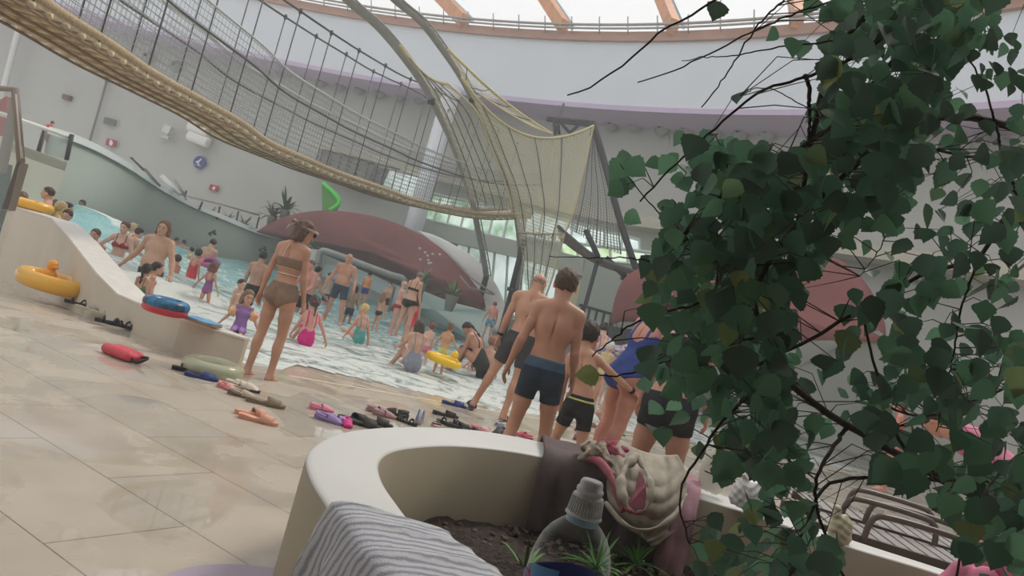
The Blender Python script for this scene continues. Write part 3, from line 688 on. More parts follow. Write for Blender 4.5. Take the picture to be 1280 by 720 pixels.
# main cables
caA=[(250,-75),(300,-38),(371,11),(409,37),(441,58),(474,78),(504,95),(535,108),(575,128)]; caB=[(225,-70),(290,-25),(332,5),(364,26),(397,47),(430,67),(459,85),(487,99),(514,111),(545,128)]
def cable_curve(P,base):
    # each point stands above the matching deck point: find deck depth by walking the edge
    out=[]
    for (x,y) in P:
        r=ray(x,y); best=None
        for i in range(len(base)):
            b=base[i]; t=b[1]/r[1]; e=abs(r[0]*t-b[0])
            if best is None or e<best[0]: best=(e,b[1])
        out.append(dp(x,y,best[1]))
    return resample(out,60)
A3=cable_curve(caA,NU); B3=cable_curve(caB,FU)
for P in (A3,B3): g=G(); g.tube(P,.020,6); g.mk('main_cable',M_cable,BRG)
for P,base in ((A3,NU),(B3,FU)):
    s0=Ld.searchsorted(1.0)
    for d in np.arange(.9,Ld[-1]-1.2,1.15):
        b=np.array([np.interp(d,Ld,base[:,k]) for k in range(3)])
        if b[1]<P[0][1]: tz=P[0][2]+ (P[0][1]-b[1])*.55
        elif b[1]>P[-1][1]: tz=P[-1][2]
        else: tz=np.interp(b[1],P[:,1],P[:,2])
        if tz-b[2]<.6: continue
        g=G(); g.tube([b+[0,0,-.12],[b[0],b[1],tz]],.012,5); g.ell((b[0],b[1],tz),(.035,.035,.06)); g.mk('hanger_rope',M_cable,BRG)
M_net=netmat('rail_net',(150,154,156),(.10,.10),(.012,.012))
for P,hh in ((NU,1.35),(FU,1.35)):
    top=P+np.array([0,0,hh]); n=len(P); V=np.vstack([P,top]); uv=np.r_[np.c_[Ld,np.zeros(n)],np.c_[Ld,np.full(n,hh)]]
    mk('railing_net',V,[(i,i+1,n+i+1,n+i) for i in range(n-1)],M_net,BRG,uv=uv)
    for dz,m_ in ((hh,mat('pale_rope',(190,192,190),.8)),(hh*.72,M_cable)): g=G(); g.tube(P+np.array([0,0,dz]),.022,5); g.mk('hand_rope',m_,BRG)
# ================================================================ ARCHES + NETS
ar1=[(395,-45),(435,0),(470,30),(500,65),(530,107),(550,145),(566,180),(580,220),(590,250),(597,285),(604,320),(608,345)]; Y1=[13,14,14.8,15.6,16.5,17.3,18,18.8,19.3,19.8,20.2,20.4]
ar2=[(455,-40),(495,0),(525,25),(550,57),(577,97),(600,142),(617,182),(630,212),(640,245),(647,280),(650,320),(645,362)]; Y2=[14,15,15.6,16.4,17.3,18.2,19,19.6,20.2,20.7,21,21.2]
arcs=[]
for P,Ys,lb in ((ar1,Y1,'left one of two tall curved grey steel arches carrying the nets'),(ar2,Y2,'right one of two tall curved grey steel arches beside the yellow net')):
    Ys=[14+(v-14)*1.5 if v>14 else v for v in Ys]; A=resample([dp(x,y,Yd) for (x,y),Yd in zip(P,Ys)],50); arcs.append(A)
    t=thing('steel_arch',lb,'arch',A[-1],'curved steel arches'); g=G(); g.tube(A,.09,10); g.mk('arch_tube',M_steel,t)
    g=G(); B=A+np.array([.13,.05,.05]); g.tube(B,.022,6)
    for i in range(0,50,1): g.tube([A[i],B[i]],.014,4)
    g.mk('lacing_strip',mat('pale_lacing',(158,154,150),.7),t)
    # footing down to the pool wall
    f=A[-1]; g=G(); g.tube([f,np.array([f[0],f[1],-.6])],.09,8); g.mk('arch_foot',M_dark,t)
    g=G(); g.box(A[22]+[0,-.1,-.05],(.16,.14,.16)); g.mk('clamp',M_dark,t)
def netpoly(name,label,pix,Ys,m,group=None,vertical=True,inner=None):
    P=np.array([dp(x,y,Yd) for (x,y),Yd in zip(pix,Ys)]); return P
def netgrid(left,right,Yl,Yr,n=40,k=30,sag=0):
    """surface between two pixel polylines (left edge, right edge) given with depths"""
    A=resample([dp(x,y,Yd) for (x,y),Yd in zip(left,Yl)],k); B=resample([dp(x,y,Yd) for (x,y),Yd in zip(right,Yr)],k)
    V=[];uv=[]
    for i in range(k):
        for j in range(n):
            t=j/(n-1); p=A[i]*(1-t)+B[i]*t; p=p+np.array([0,.35*sin(pi*t),-sag*4*t*(1-t)*(1-i/(k-1))]); V.append(p)
    V=np.array(V); W=V.reshape(k,n,3)
    du=np.concatenate([np.zeros((k,1)),np.cumsum(np.linalg.norm(np.diff(W,axis=1),axis=2),1)],1).mean(0); U=np.broadcast_to(du[None],(k,n)); Vv=np.broadcast_to(W[:,:,2],(k,n))
    uv=np.stack([U,Vv],-1).reshape(-1,2); F=[(i*n+j,i*n+j+1,(i+1)*n+j+1,(i+1)*n+j) for i in range(k-1) for j in range(n-1)]
    return V,F,uv,W
M_ynet=netmat('yellow_net',(214,208,170),(.055,.085),(.027,.018)); M_ynet2=netmat('loose_net',(204,200,168),(.075,.12),(.022,.014)); M_gnet=netmat('grey_net',(150,150,144),(.07,.08),(.026,.018))
def net(name,label,l,r,Yl,Yr,m,sag,rope=(206,190,140)):
    V,F,uv,W=netgrid(l,r,Yl,Yr,sag=sag); t=thing('safety_net',label,'net',V.mean(0))
    mk('netting',V,F,m,t,uv=uv); g=G(); g.tube(W[0],.035,6); g.mk('border_rope',mat('rope_%d'%rope[0],rope,.8),t)
    g=G(); g.tube(W[:,-1],.025,6); g.mk('border_rope',mat('rope_%d'%rope[0],rope,.8),t)
    for j in range(6,38,8):
        g=G(); g.tube(W[:,j]+np.array([0,-.03,0]),.012,5); g.mk('support_cable',M_cable,t)
    return t
net('safety_net','large pale yellow net hanging right of the second steel arch',[(577,97),(600,142),(617,182),(632,218),(641,250),(648,290)],[(742,157),(735,190),(727,225),(718,262),(706,292),(700,300)],[17.4,18.3,19.1,19.7,20.3,20.8],[21.5]*6,M_ynet,.75)
net('safety_net','upper yellow net triangle between the steel arch top and rope edge',[(560,62),(566,75),(573,86),(577,97)],[(690,167),(665,158),(630,138),(600,118)],[16.9,17,17.2,17.3],[21,20,18.8,18],M_ynet2,.05)
net('safety_net','thin yellowish net strung between the two steel arches',[(500,57),(528,95),(550,138),(567,180),(580,218),(589,250)],[(560,105),(596,140),(612,180),(625,212),(636,245),(640,265)],[15.7,16.5,17.2,18,18.8,19.3],[17.3,18.1,19,19.6,20.2,20.5],M_ynet2,.1)
net('safety_net','narrow beige net tail hanging below the large yellow net',[(648,290),(652,315),(655,345),(660,372)],[(706,292),(697,325),(688,355),(676,388)],[20.8,21,21,21],[21.5,21.5,21.4,21.3],M_ynet2,.0,(190,176,140))
net('safety_net','grey net hanging between yellow net and slanting dark mast',[(742,160),(731,205),(722,245),(710,285)],[(744,160),(755,205),(768,250),(776,318)],[21.6]*4,[22,22,21.9,21.8],M_gnet,.0,(120,120,116))
t=thing('mast','slanting dark mast standing right of the yellow net','mast',dp(782,345,22))
A=np.array([dp(741,152,22),dp(756,205,22),dp(770,258,21.9),dp(786,310,21.8),dp(800,350,21.8)]); g=G(); g.tube(resample(A,12),.10,8); g.mk('mast_pole',M_dark,t)
g=G(); b=dp(800,350,21.8); g.tube([b,(b[0],b[1],-.3)],.1,8); g.mk('mast_foot',M_dark,t)
t=thing('rigging_frame','dark truss frame above the large yellow net','truss',dp(715,155,22.5)); g=G()
for a,b in (((683,150),(745,158)),((684,147),(744,153)),((692,150),(694,168)),((741,152),(737,170)),((697,150),(699,168)),((700,152),(712,166)),((725,155),(712,166)),((690,147),(700,152)),((705,149),(715,155)),((720,151),(730,156))): g.tube([dp(*a,22.5),dp(*b,22.5)],.05,6)
g.mk('truss_bars',M_dark,t); g=G(); g.tube([dp(694,168,22.5),dp(694,168,22.5)+[0,3,1.8]],.04,6); g.mk('stay_wire',M_dark,t)
# mauve slatted chute between nets and right bowl + struts
A=np.array([dp(697,282,21.5),dp(715,298,21.5),dp(740,318,21.3),(dp(765,330,21)),dp(793,339,20.5)]); B=np.array([dp(699,296,22),dp(716,310,22),dp(741,326,21.8),dp(766,336,21.5),dp(793,341,21)])
t=thing('rope_slide','drooping brown slatted hammock walkway right of the yellow net','walkway',A[0]); g=G(); g.loft(resample(A,24),resample(B,24),(0,0,-.05)); g.mk('walkway_deck',mat('brown_slats',(128,104,96),.8,noise=.2,nscale=8),t)
for P in (A,B): g=G(); g.tube(resample(P,24),.05,6); g.mk('edge_rope',M_cable,t)
for a,b,lb in (((732,287),(748,322),'short dark strut propping the brown slatted walkway'),((640,360),(655,300),'dark strut leaning beside the foot of the right arch'),((757,322),(782,346),'dark strut under the lower end of the slatted walkway')):
    g=G(); g.tube([dp(*a,21.2),dp(*b,21.2)],.08,8); pb=dp(*b,21.2); pa=dp(*a,21.2); lw=pa if pa[2]<pb[2] else pb; g.box(lw-[0,0,.05],(.25,.25,.1)); g.tube([lw,(lw[0],lw[1],-.5)],.06,8); g.mk('strut',M_dark,label=lb,cat='strut')
# ================================================================ MAROON BOWL AND ITS WHITE SHELL
def dome(name,m,pix,Yc,bulge,parent,depth=.4,axis=(0,-1,0)):
    O=resample([dp(x,y,Yd) for (x,y),Yd in zip(pix,Yc)]+[dp(pix[0][0],pix[0][1],Yc[0])],81)[:80]; c=O.mean(0); V=[];R=8
    for i in range(R):
        f=1-i/R; V.append(c+(O-c)*f+np.array(axis)*bulge*(1-f*f))
    V=np.vstack(V+[(c+np.array(axis)*bulge)[None]]); F=[]
    for i in range(R-1):
        for k in range(80): F.append((i*80+k,i*80+(k+1)%80,(i+1)*80+(k+1)%80,(i+1)*80+k))
    for k in range(80): F.append(((R-1)*80+k,(R-1)*80+(k+1)%80,R*80))
    n=len(V); V=np.vstack([V,O+np.array([0,depth,0])]); F+=[(k,n+k,n+(k+1)%80,(k+1)%80) for k in range(80)]; F.append(tuple(n+k for k in range(80)))
    return mk(name,V,F,m,parent)
t=thing('bowl_wall','maroon leaf-shaped curved wall with white rim behind the pool','wall',dp(480,380,30))
dome('maroon_face',M_maroon,[(320,290),(345,275),(375,266),(410,263),(450,267),(490,277),(530,296),(560,318),(585,345),(603,370),(607,381),(600,386),(560,376),(500,357),(450,337),(400,316),(360,301)],[30,29.5,29,28.5,28,27,26,25,24,23,23,23.3,25,27,28.3,29.3,30],.25,t)
dome('white_rim',mat('rim_white',(228,226,222),.6),[(522,288),(548,296),(590,320),(618,352),(632,386),(628,412),(612,412),(607,388),(607,378),(587,347),(560,318)],[26.4,25.6,24.6,23.8,23.3,23,23.1,23.4,23.5,24.6,25.8],.12,t,.5)
dome('white_base',mat('base_white',(226,230,224),.6),[(480,344),(520,360),(560,376),(600,387),(612,394),(612,436),(585,424),(555,408),(520,393),(480,378)],[28,26,24.5,23,22.8,22.5,24,25.5,27,28],.05,t,.5)
g=G(); g.tube([dp(575,345,23.2),dp(587,359,23.1),dp(616,368,23)],.03,5); g.tube([dp(560,318,24.4),dp(590,348,23.6),dp(618,368,23)],.03,5); g.mk('handrail',M_steel,t)
# grey pipe rail with light box
t=thing('pipe_barrier','grey pipe barrier with pale panel in front of the maroon wall','barrier',dp(430,335,24))
g=G(); P=[dp(x,y,25) for x,y in ((398,330),(401,314),(420,318),(460,333),(490,344),(502,347),(506,352),(504,360))]; g.tube(resample(P,30),.11,10); g.mk('pipe',M_steel,t)
g=G(); P=[dp(x,y,25.1) for x,y in ((384,310),(402,313),(398,348),(380,344))]; g.slab(P,(0,.2,0)); g.mk('panel',mat('pale_panel',(206,208,204),.5),t,smooth=False)
g=G(); P=[dp(x,y,25.3) for x,y in ((402,330),(440,334),(470,345),(492,358),(490,372),(440,352),(400,345))]; g.slab(P,(0,.15,0)); g.mk('curved_screen',mat('pale_screen',(186,196,198),.4),t,smooth=False)
g=G(); g.tube([P[3],P[3]*[1,1,0]+[0,0,-.8]],.09,8); g.tube([P[0],P[0]*[1,1,0]+[0,0,-.8]],.09,8); g.mk('post',M_steel,t)
# green slide fin
Pf=[(406,229),(414,236),(422,246),(425,252),(424,257),(418,262),(411,263),(403,262),(402,245)]
t=thing('slide_fin','bright green curved slide fin above the maroon wall','slide',dp(412,262,29))
g=G(); g.slab([dp(x,y,29.5) for x,y in [(402,229),(414,242),(420,252),(416,260),(410,263),(403,263)]],(0,.8,0)); g.mk('fin_face',mat('green_plastic',(96,168,78),.4),t,smooth=False)
g=G(); g.tube(resample([dp(x,y,29.3) for x,y in [(403,229),(416,240),(424,251),(420,258),(412,263)]],20),.09,8); g.mk('fin_edge',mat('light_green_plastic',(96,226,90),.35),t)
# right hand maroon bowl
t=thing('bowl_wall','second maroon rounded wall at right, mostly behind the tree','wall',dp(880,400,18))
dome('maroon_face',mat('maroon_plaster_light',(150,90,88),.7,noise=.07,nscale=1.2),[(766,404),(770,378),(780,352),(797,337),(830,328),(900,325),(980,328),(1040,322),(1075,345),(1100,385),(1105,425),(1060,425),(960,425),(860,412),(800,402)],[19,18.8,18.5,18.3,18,17.6,17.4,17.2,17.2,17.2,17,17,17.4,18,18.6],.5,t)
dome('grey_base',mat('base_grey',(150,152,146),.6),[(772,403),(800,400),(860,410),(960,424),(1060,424),(1110,424),(1135,575),(1000,550),(860,510),(785,480)],[18.9,18.6,18,17.4,17,17,17,17.2,18,18.5],.1,t,.4)
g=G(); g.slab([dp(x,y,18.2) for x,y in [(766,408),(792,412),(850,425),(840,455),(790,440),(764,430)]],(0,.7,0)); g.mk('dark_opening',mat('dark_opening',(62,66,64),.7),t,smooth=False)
# striped fence
t=thing('slat_fence','dark frame fence with white slats behind the boy','fence',dp(745,410,20))
g=G()
for i in range(7):
    x0=728+i*9.2; y0=383+i*2.6; g.tube([dp(x0,y0,20.5),dp(x0-9,y0+40,20.5)],.035,5)
g.tube([dp(724,381,20.5),dp(795,401,20.5)],.04,5); g.tube([dp(715,421,20.5),dp(785,441,20.5)],.04,5); g.mk('fence_frame',M_dark,t)
g=G()
for i in range(6):
    x0=733+i*9.2; y0=385+i*2.6; g.slab([dp(x0,y0,20.6),dp(x0+4.5,y0+1.2,20.6),dp(x0-4.5,y0+40,20.6),dp(x0-9,y0+38.5,20.6)],(0,.05,0))
g.mk('fence_slats',mat('white_slats',(206,212,206),.5),t,smooth=False)
# ================================================================ WALL DETAILS
def on_wall(x,y,R=38.05): 
    p=cyl(x,y,R); n_=np.r_[(p[:2]-CC),0]; n_/=-np.linalg.norm(n_); t_=np.array([-n_[1],n_[0],0]); 
    Rm=np.stack([np.cross(n_,[0,0,1.])*-1,n_*-1,[0,0,1.]],1)   # cols: right, into wall, up
    return p,Rm
def wallplate(name,label,cat,x,y,w,h,m,group=None,d=.06):
    p,Rm=on_wall(x,y); t=thing(name,label,cat,p-[0,0,h/2],group); g=G(); g.box(p,(w,d,h),Rm); g.mk('plate',m,t,smooth=False); return t,p,Rm
M_signred=mat('sign_red',(176,60,66),.5); M_signw=mat('sign_white',(235,235,235),.5)
t,p,Rm=wallplate('fire_sign','small red fire sign on the wall, nearest the lifeguard','sign',139,178.5,.46,.32,M_signred)
g=G(); g.ell(p+Rm@np.array([.02,-.04,-.02]),(.09,.02,.11),Rm); g.box(p+Rm@np.array([-.02,-.045,.1]),(.12,.02,.04),Rm); g.mk('pictogram',M_signw,t)
t,p,Rm=wallplate('fire_sign','small red fire sign on the wall below the blue round sign','sign',267.5,235,.42,.26,M_signred)
g=G(); g.ell(p+Rm@np.array([.02,-.04,-.02]),(.07,.02,.08),Rm); g.mk('pictogram',M_signw,t)
p,Rm=on_wall(249.5,203); t=thing('round_sign','blue round sign with white figure on the back wall','sign',p)
g=G(); R2=Rm@rx(90); g.lathe([(.29,-.03),(.29,.03)],p,28,R2); g.mk('plate',mat('sign_blue',(66,78,150),.4),t,smooth=False)
k_=.62
g=G(); g.ell(p+Rm@np.array([.06*k_,-.05,.2*k_]),(.09*k_,.02,.09*k_),Rm); g.tube([p+Rm@np.array([.02*k_,-.05,.1*k_]),p+Rm@np.array([-.1*k_,-.05,-.08*k_]),p+Rm@np.array([.1*k_,-.05,-.2*k_])],.045,8); g.tube([p+Rm@np.array([-.25*k_,-.05,-.05*k_]),p+Rm@np.array([-.05*k_,-.05,.08*k_])],.03,8)
for k in range(3): g.tube([p+Rm@np.array([(-.3+k*.2)*k_,-.05,-.27*k_]),p+Rm@np.array([(-.2+k*.2)*k_,-.05,-.24*k_])],.018,6)
g.mk('figure',M_signw,t)
wallplate('camera_bracket','small dark bracket on the wall above the lifeguard','bracket',84,122,.35,.22,mat('rust_brown',(110,78,74),.6),d=.25)
wallplate('number_plaque','small grey plaque on the wall right of the drain pipe','plaque',137.5,152,.55,.3,mat('plaque_grey',(112,114,108),.6))
p0=cyl(133,103,38.0);p1=cyl(112,177,38.0); g=G(); g.tube([p0,p1],.05,6); g.lathe([(.09,0),(.09,.12)],p0,8); g.mk('drain_pipe',mat('pipe_grey',(124,124,118),.6),label='thin vertical grey pipe on the back wall left of the plaque',cat='pipe')
for (x,y,lb) in ((249,162,'upper white cylindrical lamp on the back wall'),(248.5,174,'lower white cylindrical lamp on the back wall')):
    p,Rm=on_wall(x,y,37.7); t=thing('wall_lamp',lb,'lamp',p,'paired white wall cylinders'); g=G(); R2=Rm@ry(90+6); g.lathe([(.05,-.52),(.22,-.5),(.23,-.45),(.23,.45),(.22,.5),(.05,.52)],p,20,R2); g.mk('cylinder',mat('lamp_white',(236,234,228),.4),t)
    g=G(); g.box(p+Rm@np.array([0,.2,0]),(.2,.3,.1),Rm); g.mk('bracket',M_steel,t)
p,Rm=on_wall(209.5,162,37.8); t=thing('wall_speaker','small white speaker on the back wall left of the white cylinders','speaker',p); g=G(); g.box(p,(.35,.25,.36),Rm@ry(10)); g.mk('speaker_box',mat('speaker_white',(212,212,206),.5),t,smooth=False); g=G(); g.box(p+Rm@np.array([-.05,.05,-.35]),(.4,.15,.14),Rm); g.tube([p,p+Rm@np.array([0,.2,-.3])],.03,5); g.mk('bracket',mat('speaker_white2',(196,196,190),.5),t,smooth=False)
# air nozzles in the high wall
nz=[(185,72),(220,83),(351,88),(380,92),(402,103),(425,108),(450,112),(475,117),(500,121),(526,124),(765,157),(795,157),(828,162),(858,163),(893,168),(926,168),(960,168),(1228,182),(1250,185)]
for i,(x,y) in enumerate(nz):
    p,Rm=on_wall(x,y); t=thing('air_nozzle','round grey ventilation nozzle high on the curved wall','vent',p,'air nozzles in a row under the drum'); g=G(); R2=Rm@rx(90-15); g.lathe([(.24,-.02),(.28,0),(.28,.06),(.21,.09),(.16,.24),(.11,.24)],p,18,R2); g.mk('nozzle',mat('nozzle_grey',(152,154,150),.5),t)
    g=G(); g.lathe([(.10,.243),(.10,.255)],p,12,R2); g.mk('nozzle_mouth',M_dark,t)
# railings on the green wall
def rail(label,posts,top,Ys,m=M_steel,r=.035):
    t=thing('railing',label,'railing',dp(posts[0][0][0],posts[0][0][1],Ys[0])); 
    P=[dp(x,y,Y_) for (x,y),Y_ in zip(top,np.linspace(Ys[0],Ys[1],len(top)))]; g=G(); g.tube(P,r,6); g.mk('handrail',m,t)
    for (a,b),Y_ in zip(posts,np.linspace(Ys[0],Ys[1],len(posts))): g=G(); g.tube([dp(*a,Y_),dp(*b,Y_)],r,6); g.mk('post',M_dark,t)
rail('glass railing with dark posts along the green pool wall',[((229,253),(233,238)),((249,262),(253,252)),((271,274),(275,258)),((294,284),(298,264)),((319,291),(324,271))],[(211,238),(240,247),(275,255),(324,269)],(28,30.6))
rail('dark stair handrail left end on the back wall',[((180,213),(164,197)),((200,232),(181,211))],[(163,197),(180,212),(200,233)],(24.5,26))
t=thing('stair_rail','pale stair handrail beside the glass railing','railing',dp(215,235,27)); g=G(); g.tube([dp(202,220,27),dp(226,243,27)],.09,6); g.mk('handrail',mat('pale_rail',(216,216,210),.5),t); g=G(); g.tube([dp(219,225,27),dp(231,243,27)],.035,6); g.mk('post',M_steel,t); g=G(); g.tube([dp(219,226,27),dp(233,250,27)],.03,6); g.mk('post',M_steel,t)
# gallery railing behind the bridge
g=G(); P=[cyl(x,y,36.9) for x,y in ((402,187),(440,196),(480,207),(500,212))]; g.tube(P,.04,5); 
for k in range(9):
    x=404+k*11.5; y=187+k*2.9; g.tube([cyl(x,y,36.9),cyl(x-7,y+28,36.9)],.03,4)
g.mk('gallery_railing',M_dark,label='dark balcony railing seen behind the rope bridge',cat='railing')
# poolside small black anchors on the green wall
for (x,y,lb) in ((268,292,'upper small black ring bolt on the green pool wall'),(331,312,'lower small black ring bolt on the green pool wall')):
    p=dp(x,y,28.4); g=G(); g.tube([p+[.0,0,.12],p+[-.2,0,-.08],p+[-.1,0,-.1]],.05,6); g.tube([p+[.06,0,.02],p+[-.02,0,-.02]],.05,6); g.mk('wall_hook',M_dark,label=lb,cat='hook')
# ---- lifeguard railing: white top rail, posts
t=thing('railing','white topped railing beside the red shirted lifeguard','railing',dp(60,170,17.2))
g=G(); g.tube([dp(0,142,14.5),dp(25,150,15.2),dp(60,162,16.4),dp(88,172,17.4)],.045,8); g.mk('handrail',mat('rail_white',(226,224,218),.4),t)
for a,b in (((83,200),(90,168)),((48,190),(56,162))): g=G(); g.tube([dp(*a,17.3),dp(*b,17.3)],.05,6); g.mk('post',M_dark,t)
g=G(); P=[dp(56,164,16.8),dp(86,173,17.3),dp(80,198,17.3),dp(50,190,16.8)]; g.slab(P,(0,.03,0)); g.mk('glass_panel',M_glass,t,smooth=False)
# high glass lookout frame at the far left edge
t=thing('glass_screen','tall glass screen in grey metal frame at the far left','screen',dp(5,300,10.5))
g=G(); g.tube([dp(-30,108,10),dp(19,112,10),dp(26,203,10)],.05,6); g.mk('frame',mat('frame_taupe',(150,138,128),.4),t)
g=G(); g.tube([dp(20,118,9.98),dp(27,198,9.98)],.02,6); g.mk('frame_edge',mat('frame_pale',(220,214,206),.4),t)
g=G(); g.slab([dp(-30,110,10),dp(19,114,10),dp(25,203,10),dp(-5,330,10),dp(-40,330,10)],(0,.03,0)); g.mk('glass_pane',M_glass,t,smooth=False)
g=G(); g.slab([dp(21,202,10),dp(27,203,10),dp(10,262,10),dp(2,262,10)],(0,.15,0)); g.mk('post',mat('frame_taupe',(150,138,128),.4),t,smooth=False); g=G(); g.slab([dp(14,120,10.1),dp(20,130,10.1),dp(2,215,10.1),dp(-6,215,10.1)],(0,.1,0)); g.mk('post',mat('frame_taupe',(150,138,128),.4),t,smooth=False)
g=G(); g.slab([dp(-10,205,10.4),dp(10,205,10.4),dp(2,262,10.4),dp(-20,262,10.4)],(0,.1,0)); g.mk('dark_base',mat('dark_teal',(84,94,94),.5),t,smooth=False)
g=G(); P=[dp(0,125,16),dp(8,120,16),dp(8,150,16),dp(3,168,16),dp(-6,168,16)]; g.slab(P,(0,.15,0)); g.mk('red_banner',mat('banner_red',(150,62,66),.7,noise=.1),label='red banner hanging behind the far left glass screen',cat='banner',smooth=False)
g=G(); P=[dp(-8,284,14.2),dp(7,288,14.2),dp(3,322,14.2),(dp(-14,318,14.2))]; g.slab(P,(0,.3,0)); g.mk('doorway_box',mat('dark_brown',(84,76,72),.6),label='dark brown cabinet left of the pool parapet end',cat='cabinet',smooth=False)
# left taller wall panel with the thin white corner
g=G(); p=[cyl(x,y,37.6) for x,y in ((30,10),(4,112))]; g.tube([p[0]+[0,0,6],p[0],p[1],p[1]-[0,0,3]],.14,5); S(g.mk('trim_9',M_white))
ring(37.9,-.5,9.6,122,160,30,.2,'wall_side',mat('pinkish_wall',(186,170,168),.7,noise=.03))
# ================================================================ POTTED AND WALL PLANTS
def blades(base,n,L,w,spread,droop=.5,seed=1):
    rr=np.random.RandomState(seed); V=[];F=[]
    for i in range(n):
        a=rr.uniform(0,2*pi); el=rr.uniform(.35,1.3)*spread; l=L*rr.uniform(.6,1.1); k=5; d=np.array([cos(a)*sin(el),sin(a)*sin(el),cos(el)]); sd=np.array([-sin(a),cos(a),0]); b0=len(V)
        for j in range(k):
            t=j/(k-1); c=np.array(base)+d*l*t+np.array([0,0,-droop*l*t*t*sin(el)]); ww=w*(1-t)**.6*(.4+1.2*t if t<.5 else 1)
            V+=[c-sd*ww,c+sd*ww]
        for j in range(k-1): F.append((b0+2*j,b0+2*j+1,b0+2*j+3,b0+2*j+2))
    return np.array(V),F
M_palm=mat('palm_green',(78,98,66),.6,noise=.2,nscale=4); M_grass=mat('grass_green',(116,140,96),.6,noise=.2,nscale=5)
for (x,y,Yd,hh,n,w,lb,m) in ((357,262,30.2,1.3,26,.10,'dark palm standing left of the green slide fin',M_palm),(341,270,30.4,1.0,22,.08,'bushy palm above the left tip of the maroon wall',M_palm),(262,268,29.6,.7,30,.05,'leafy shrub behind the glass railing, leftmost of three',M_grass),(285,275,30,.7,30,.05,'leafy shrub behind the glass railing, middle of three',M_grass),(305,281,30.3,.7,30,.05,'leafy shrub behind the glass railing, rightmost of three',M_grass),(527,352,23.6,.9,30,.05,'tall grassy plant with pale flowers before the maroon wall',M_grass),(566,368,22.2,.8,30,.05,'second grassy plant nearer the right tip of the maroon wall',M_grass),(386,305,26,.9,24,.05,'feathery grey plant right of the bikini woman head',M_grass)):
    b=dp(x,y,Yd); b[2]-=.2; t=thing('potted_plant',lb,'plant',b); V,F=blades(b+[0,0,.15],n,hh,w,1.0,.6,int(x)); mk('leaves',V,F,m,t)
    g=G(); g.lathe([(.12,-.3),(.2,.15),(.22,.18)],b,12); g.tube([b,b+[0,0,.4]],.03,5); g.mk('pot',mat('pot_grey',(150,146,138),.7),t)
    if 'flower' in lb:
        g=G()
        for i in range(9): q=b+[random.uniform(-.35,.35),random.uniform(-.2,.2),random.uniform(.8,1.2)]; g.ell(q,(.05,.05,.04),None,6,4)
        g.mk('flowers',mat('pale_petals',(222,216,222),.6),t)
# ================================================================ PEOPLE
def cm(n,c,**k): return mat('cloth_'+n,c,.75,noise=.12,nscale=14,bump=.15,bscale=90,**k)
NAVY=cm('navy',(40,52,68)); DGREY=cm('charcoal',(58,56,58)); BLACK=cm('black',(34,34,36)); TAUPE=cm('taupe',(138,112,94)); CREAMC=cm('cream',(216,198,172)); RED=cm('red',(150,44,52)); CORAL=cm('coral',(226,66,80)); PURP=cm('purple',(150,92,140)); LILAC=cm('lilac',(150,112,170)); TEAL=cm('teal',(92,162,156)); MAG=cm('magenta',(214,40,128)); GREYB=cm('greyblue',(142,144,160)); BLUE=cm('blue',(52,72,140)); DENIM=cm('denim',(58,72,92)); PBLUE=mat('cloth_patblue',(46,72,92),.7,col2=(120,176,190),nscale=12); PDARK=mat('cloth_patdark',(44,40,66),.7,col2=(196,180,196),nscale=22); GREENC=cm('green',(90,130,90)); YELC=cm('yellow',(206,212,130)); PINKC=cm('pink',(206,120,146)); REDSH=cm('redshirt',(196,52,70)); WHITEC=cm('white',(214,210,204)); SLATE=cm('slate',(70,92,112))
TAN=(186,142,118); FAIR=(206,166,146); PINK=(208,158,142); DEEP=(168,122,100); WARM=(196,150,122)
BR=(74,56,46); DK=(46,40,38); BLD=(196,168,128); LBR=(120,92,72); GR=(120,112,104); RDH=(120,78,60)
std=dict(Lleg=(2,4,4,8),Rleg=(0,4,3,8),Larm=(2,9,12,0),Rarm=(2,9,12,0))
def P_(**k): d=dict(std); d.update(k); return d
def tr(*a): return ('trunks',g_trunks(*a[:-1]),a[-1])
# --- near three
def worn(q,c1,c2):
    J,T,s,e,Rf0=q['J'],q['T'],q['s'],q['e'],q['Rf']
    for k in 'LR':
        an=J[k+'an'];Rf=J[k+'Rf']; n=len(SO_); V=np.array([(x,y+.06,z) for z in (-.088,-.066) for x,y in SO_]); g=G(); g.add(T(V@Rf.T+an),[tuple(range(n))[::-1],tuple(range(n,2*n))]+[(i,(i+1)%n,n+(i+1)%n,n+i) for i in range(n)]); g.mk('sandal_sole',mat('worn_%d'%c1[0],c1,.6),e,smooth=False)
        g=G(); g.tube([T(an+Rf@np.array([.052*cos(a),.085,-.078+.058*sin(a)])) for a in np.linspace(0,pi,12)],.016*s,6); g.mk('sandal_strap',mat('worn_%d'%c2[0],c2,.6),e)
SO_=[(.0,-.135),(.030,-.125),(.038,-.09),(.034,-.03),(.042,.04),(.048,.085),(.040,.12),(.015,.138),(-.018,.132),(-.042,.10),(-.046,.05),(-.034,-.02),(-.036,-.09),(-.028,-.125)]
def walker_extra(q):
    J,T,s,e=q['J'],q['T'],q['s'],q['e']; w=J['Lwr']; d=(J['Lel']-J['Lwr']); d/=np.linalg.norm(d); g=G(); g.tube([T(w+d*.035),T(w+d*.065)],.037*s,14); g.mk('wristwatch',BLACK,e)
    worn(q,(58,66,92),(70,78,104))
def band(q):
    J,T,s,e=q['J'],q['T'],q['s'],q['e']; w=J['Rwr']; d=(J['Rel']-w); d/=np.linalg.norm(d); g=G(); g.tube([T(w+d*.02),T(w+d*.05)],.034*s,14); g.mk('wristband',BLACK,e)
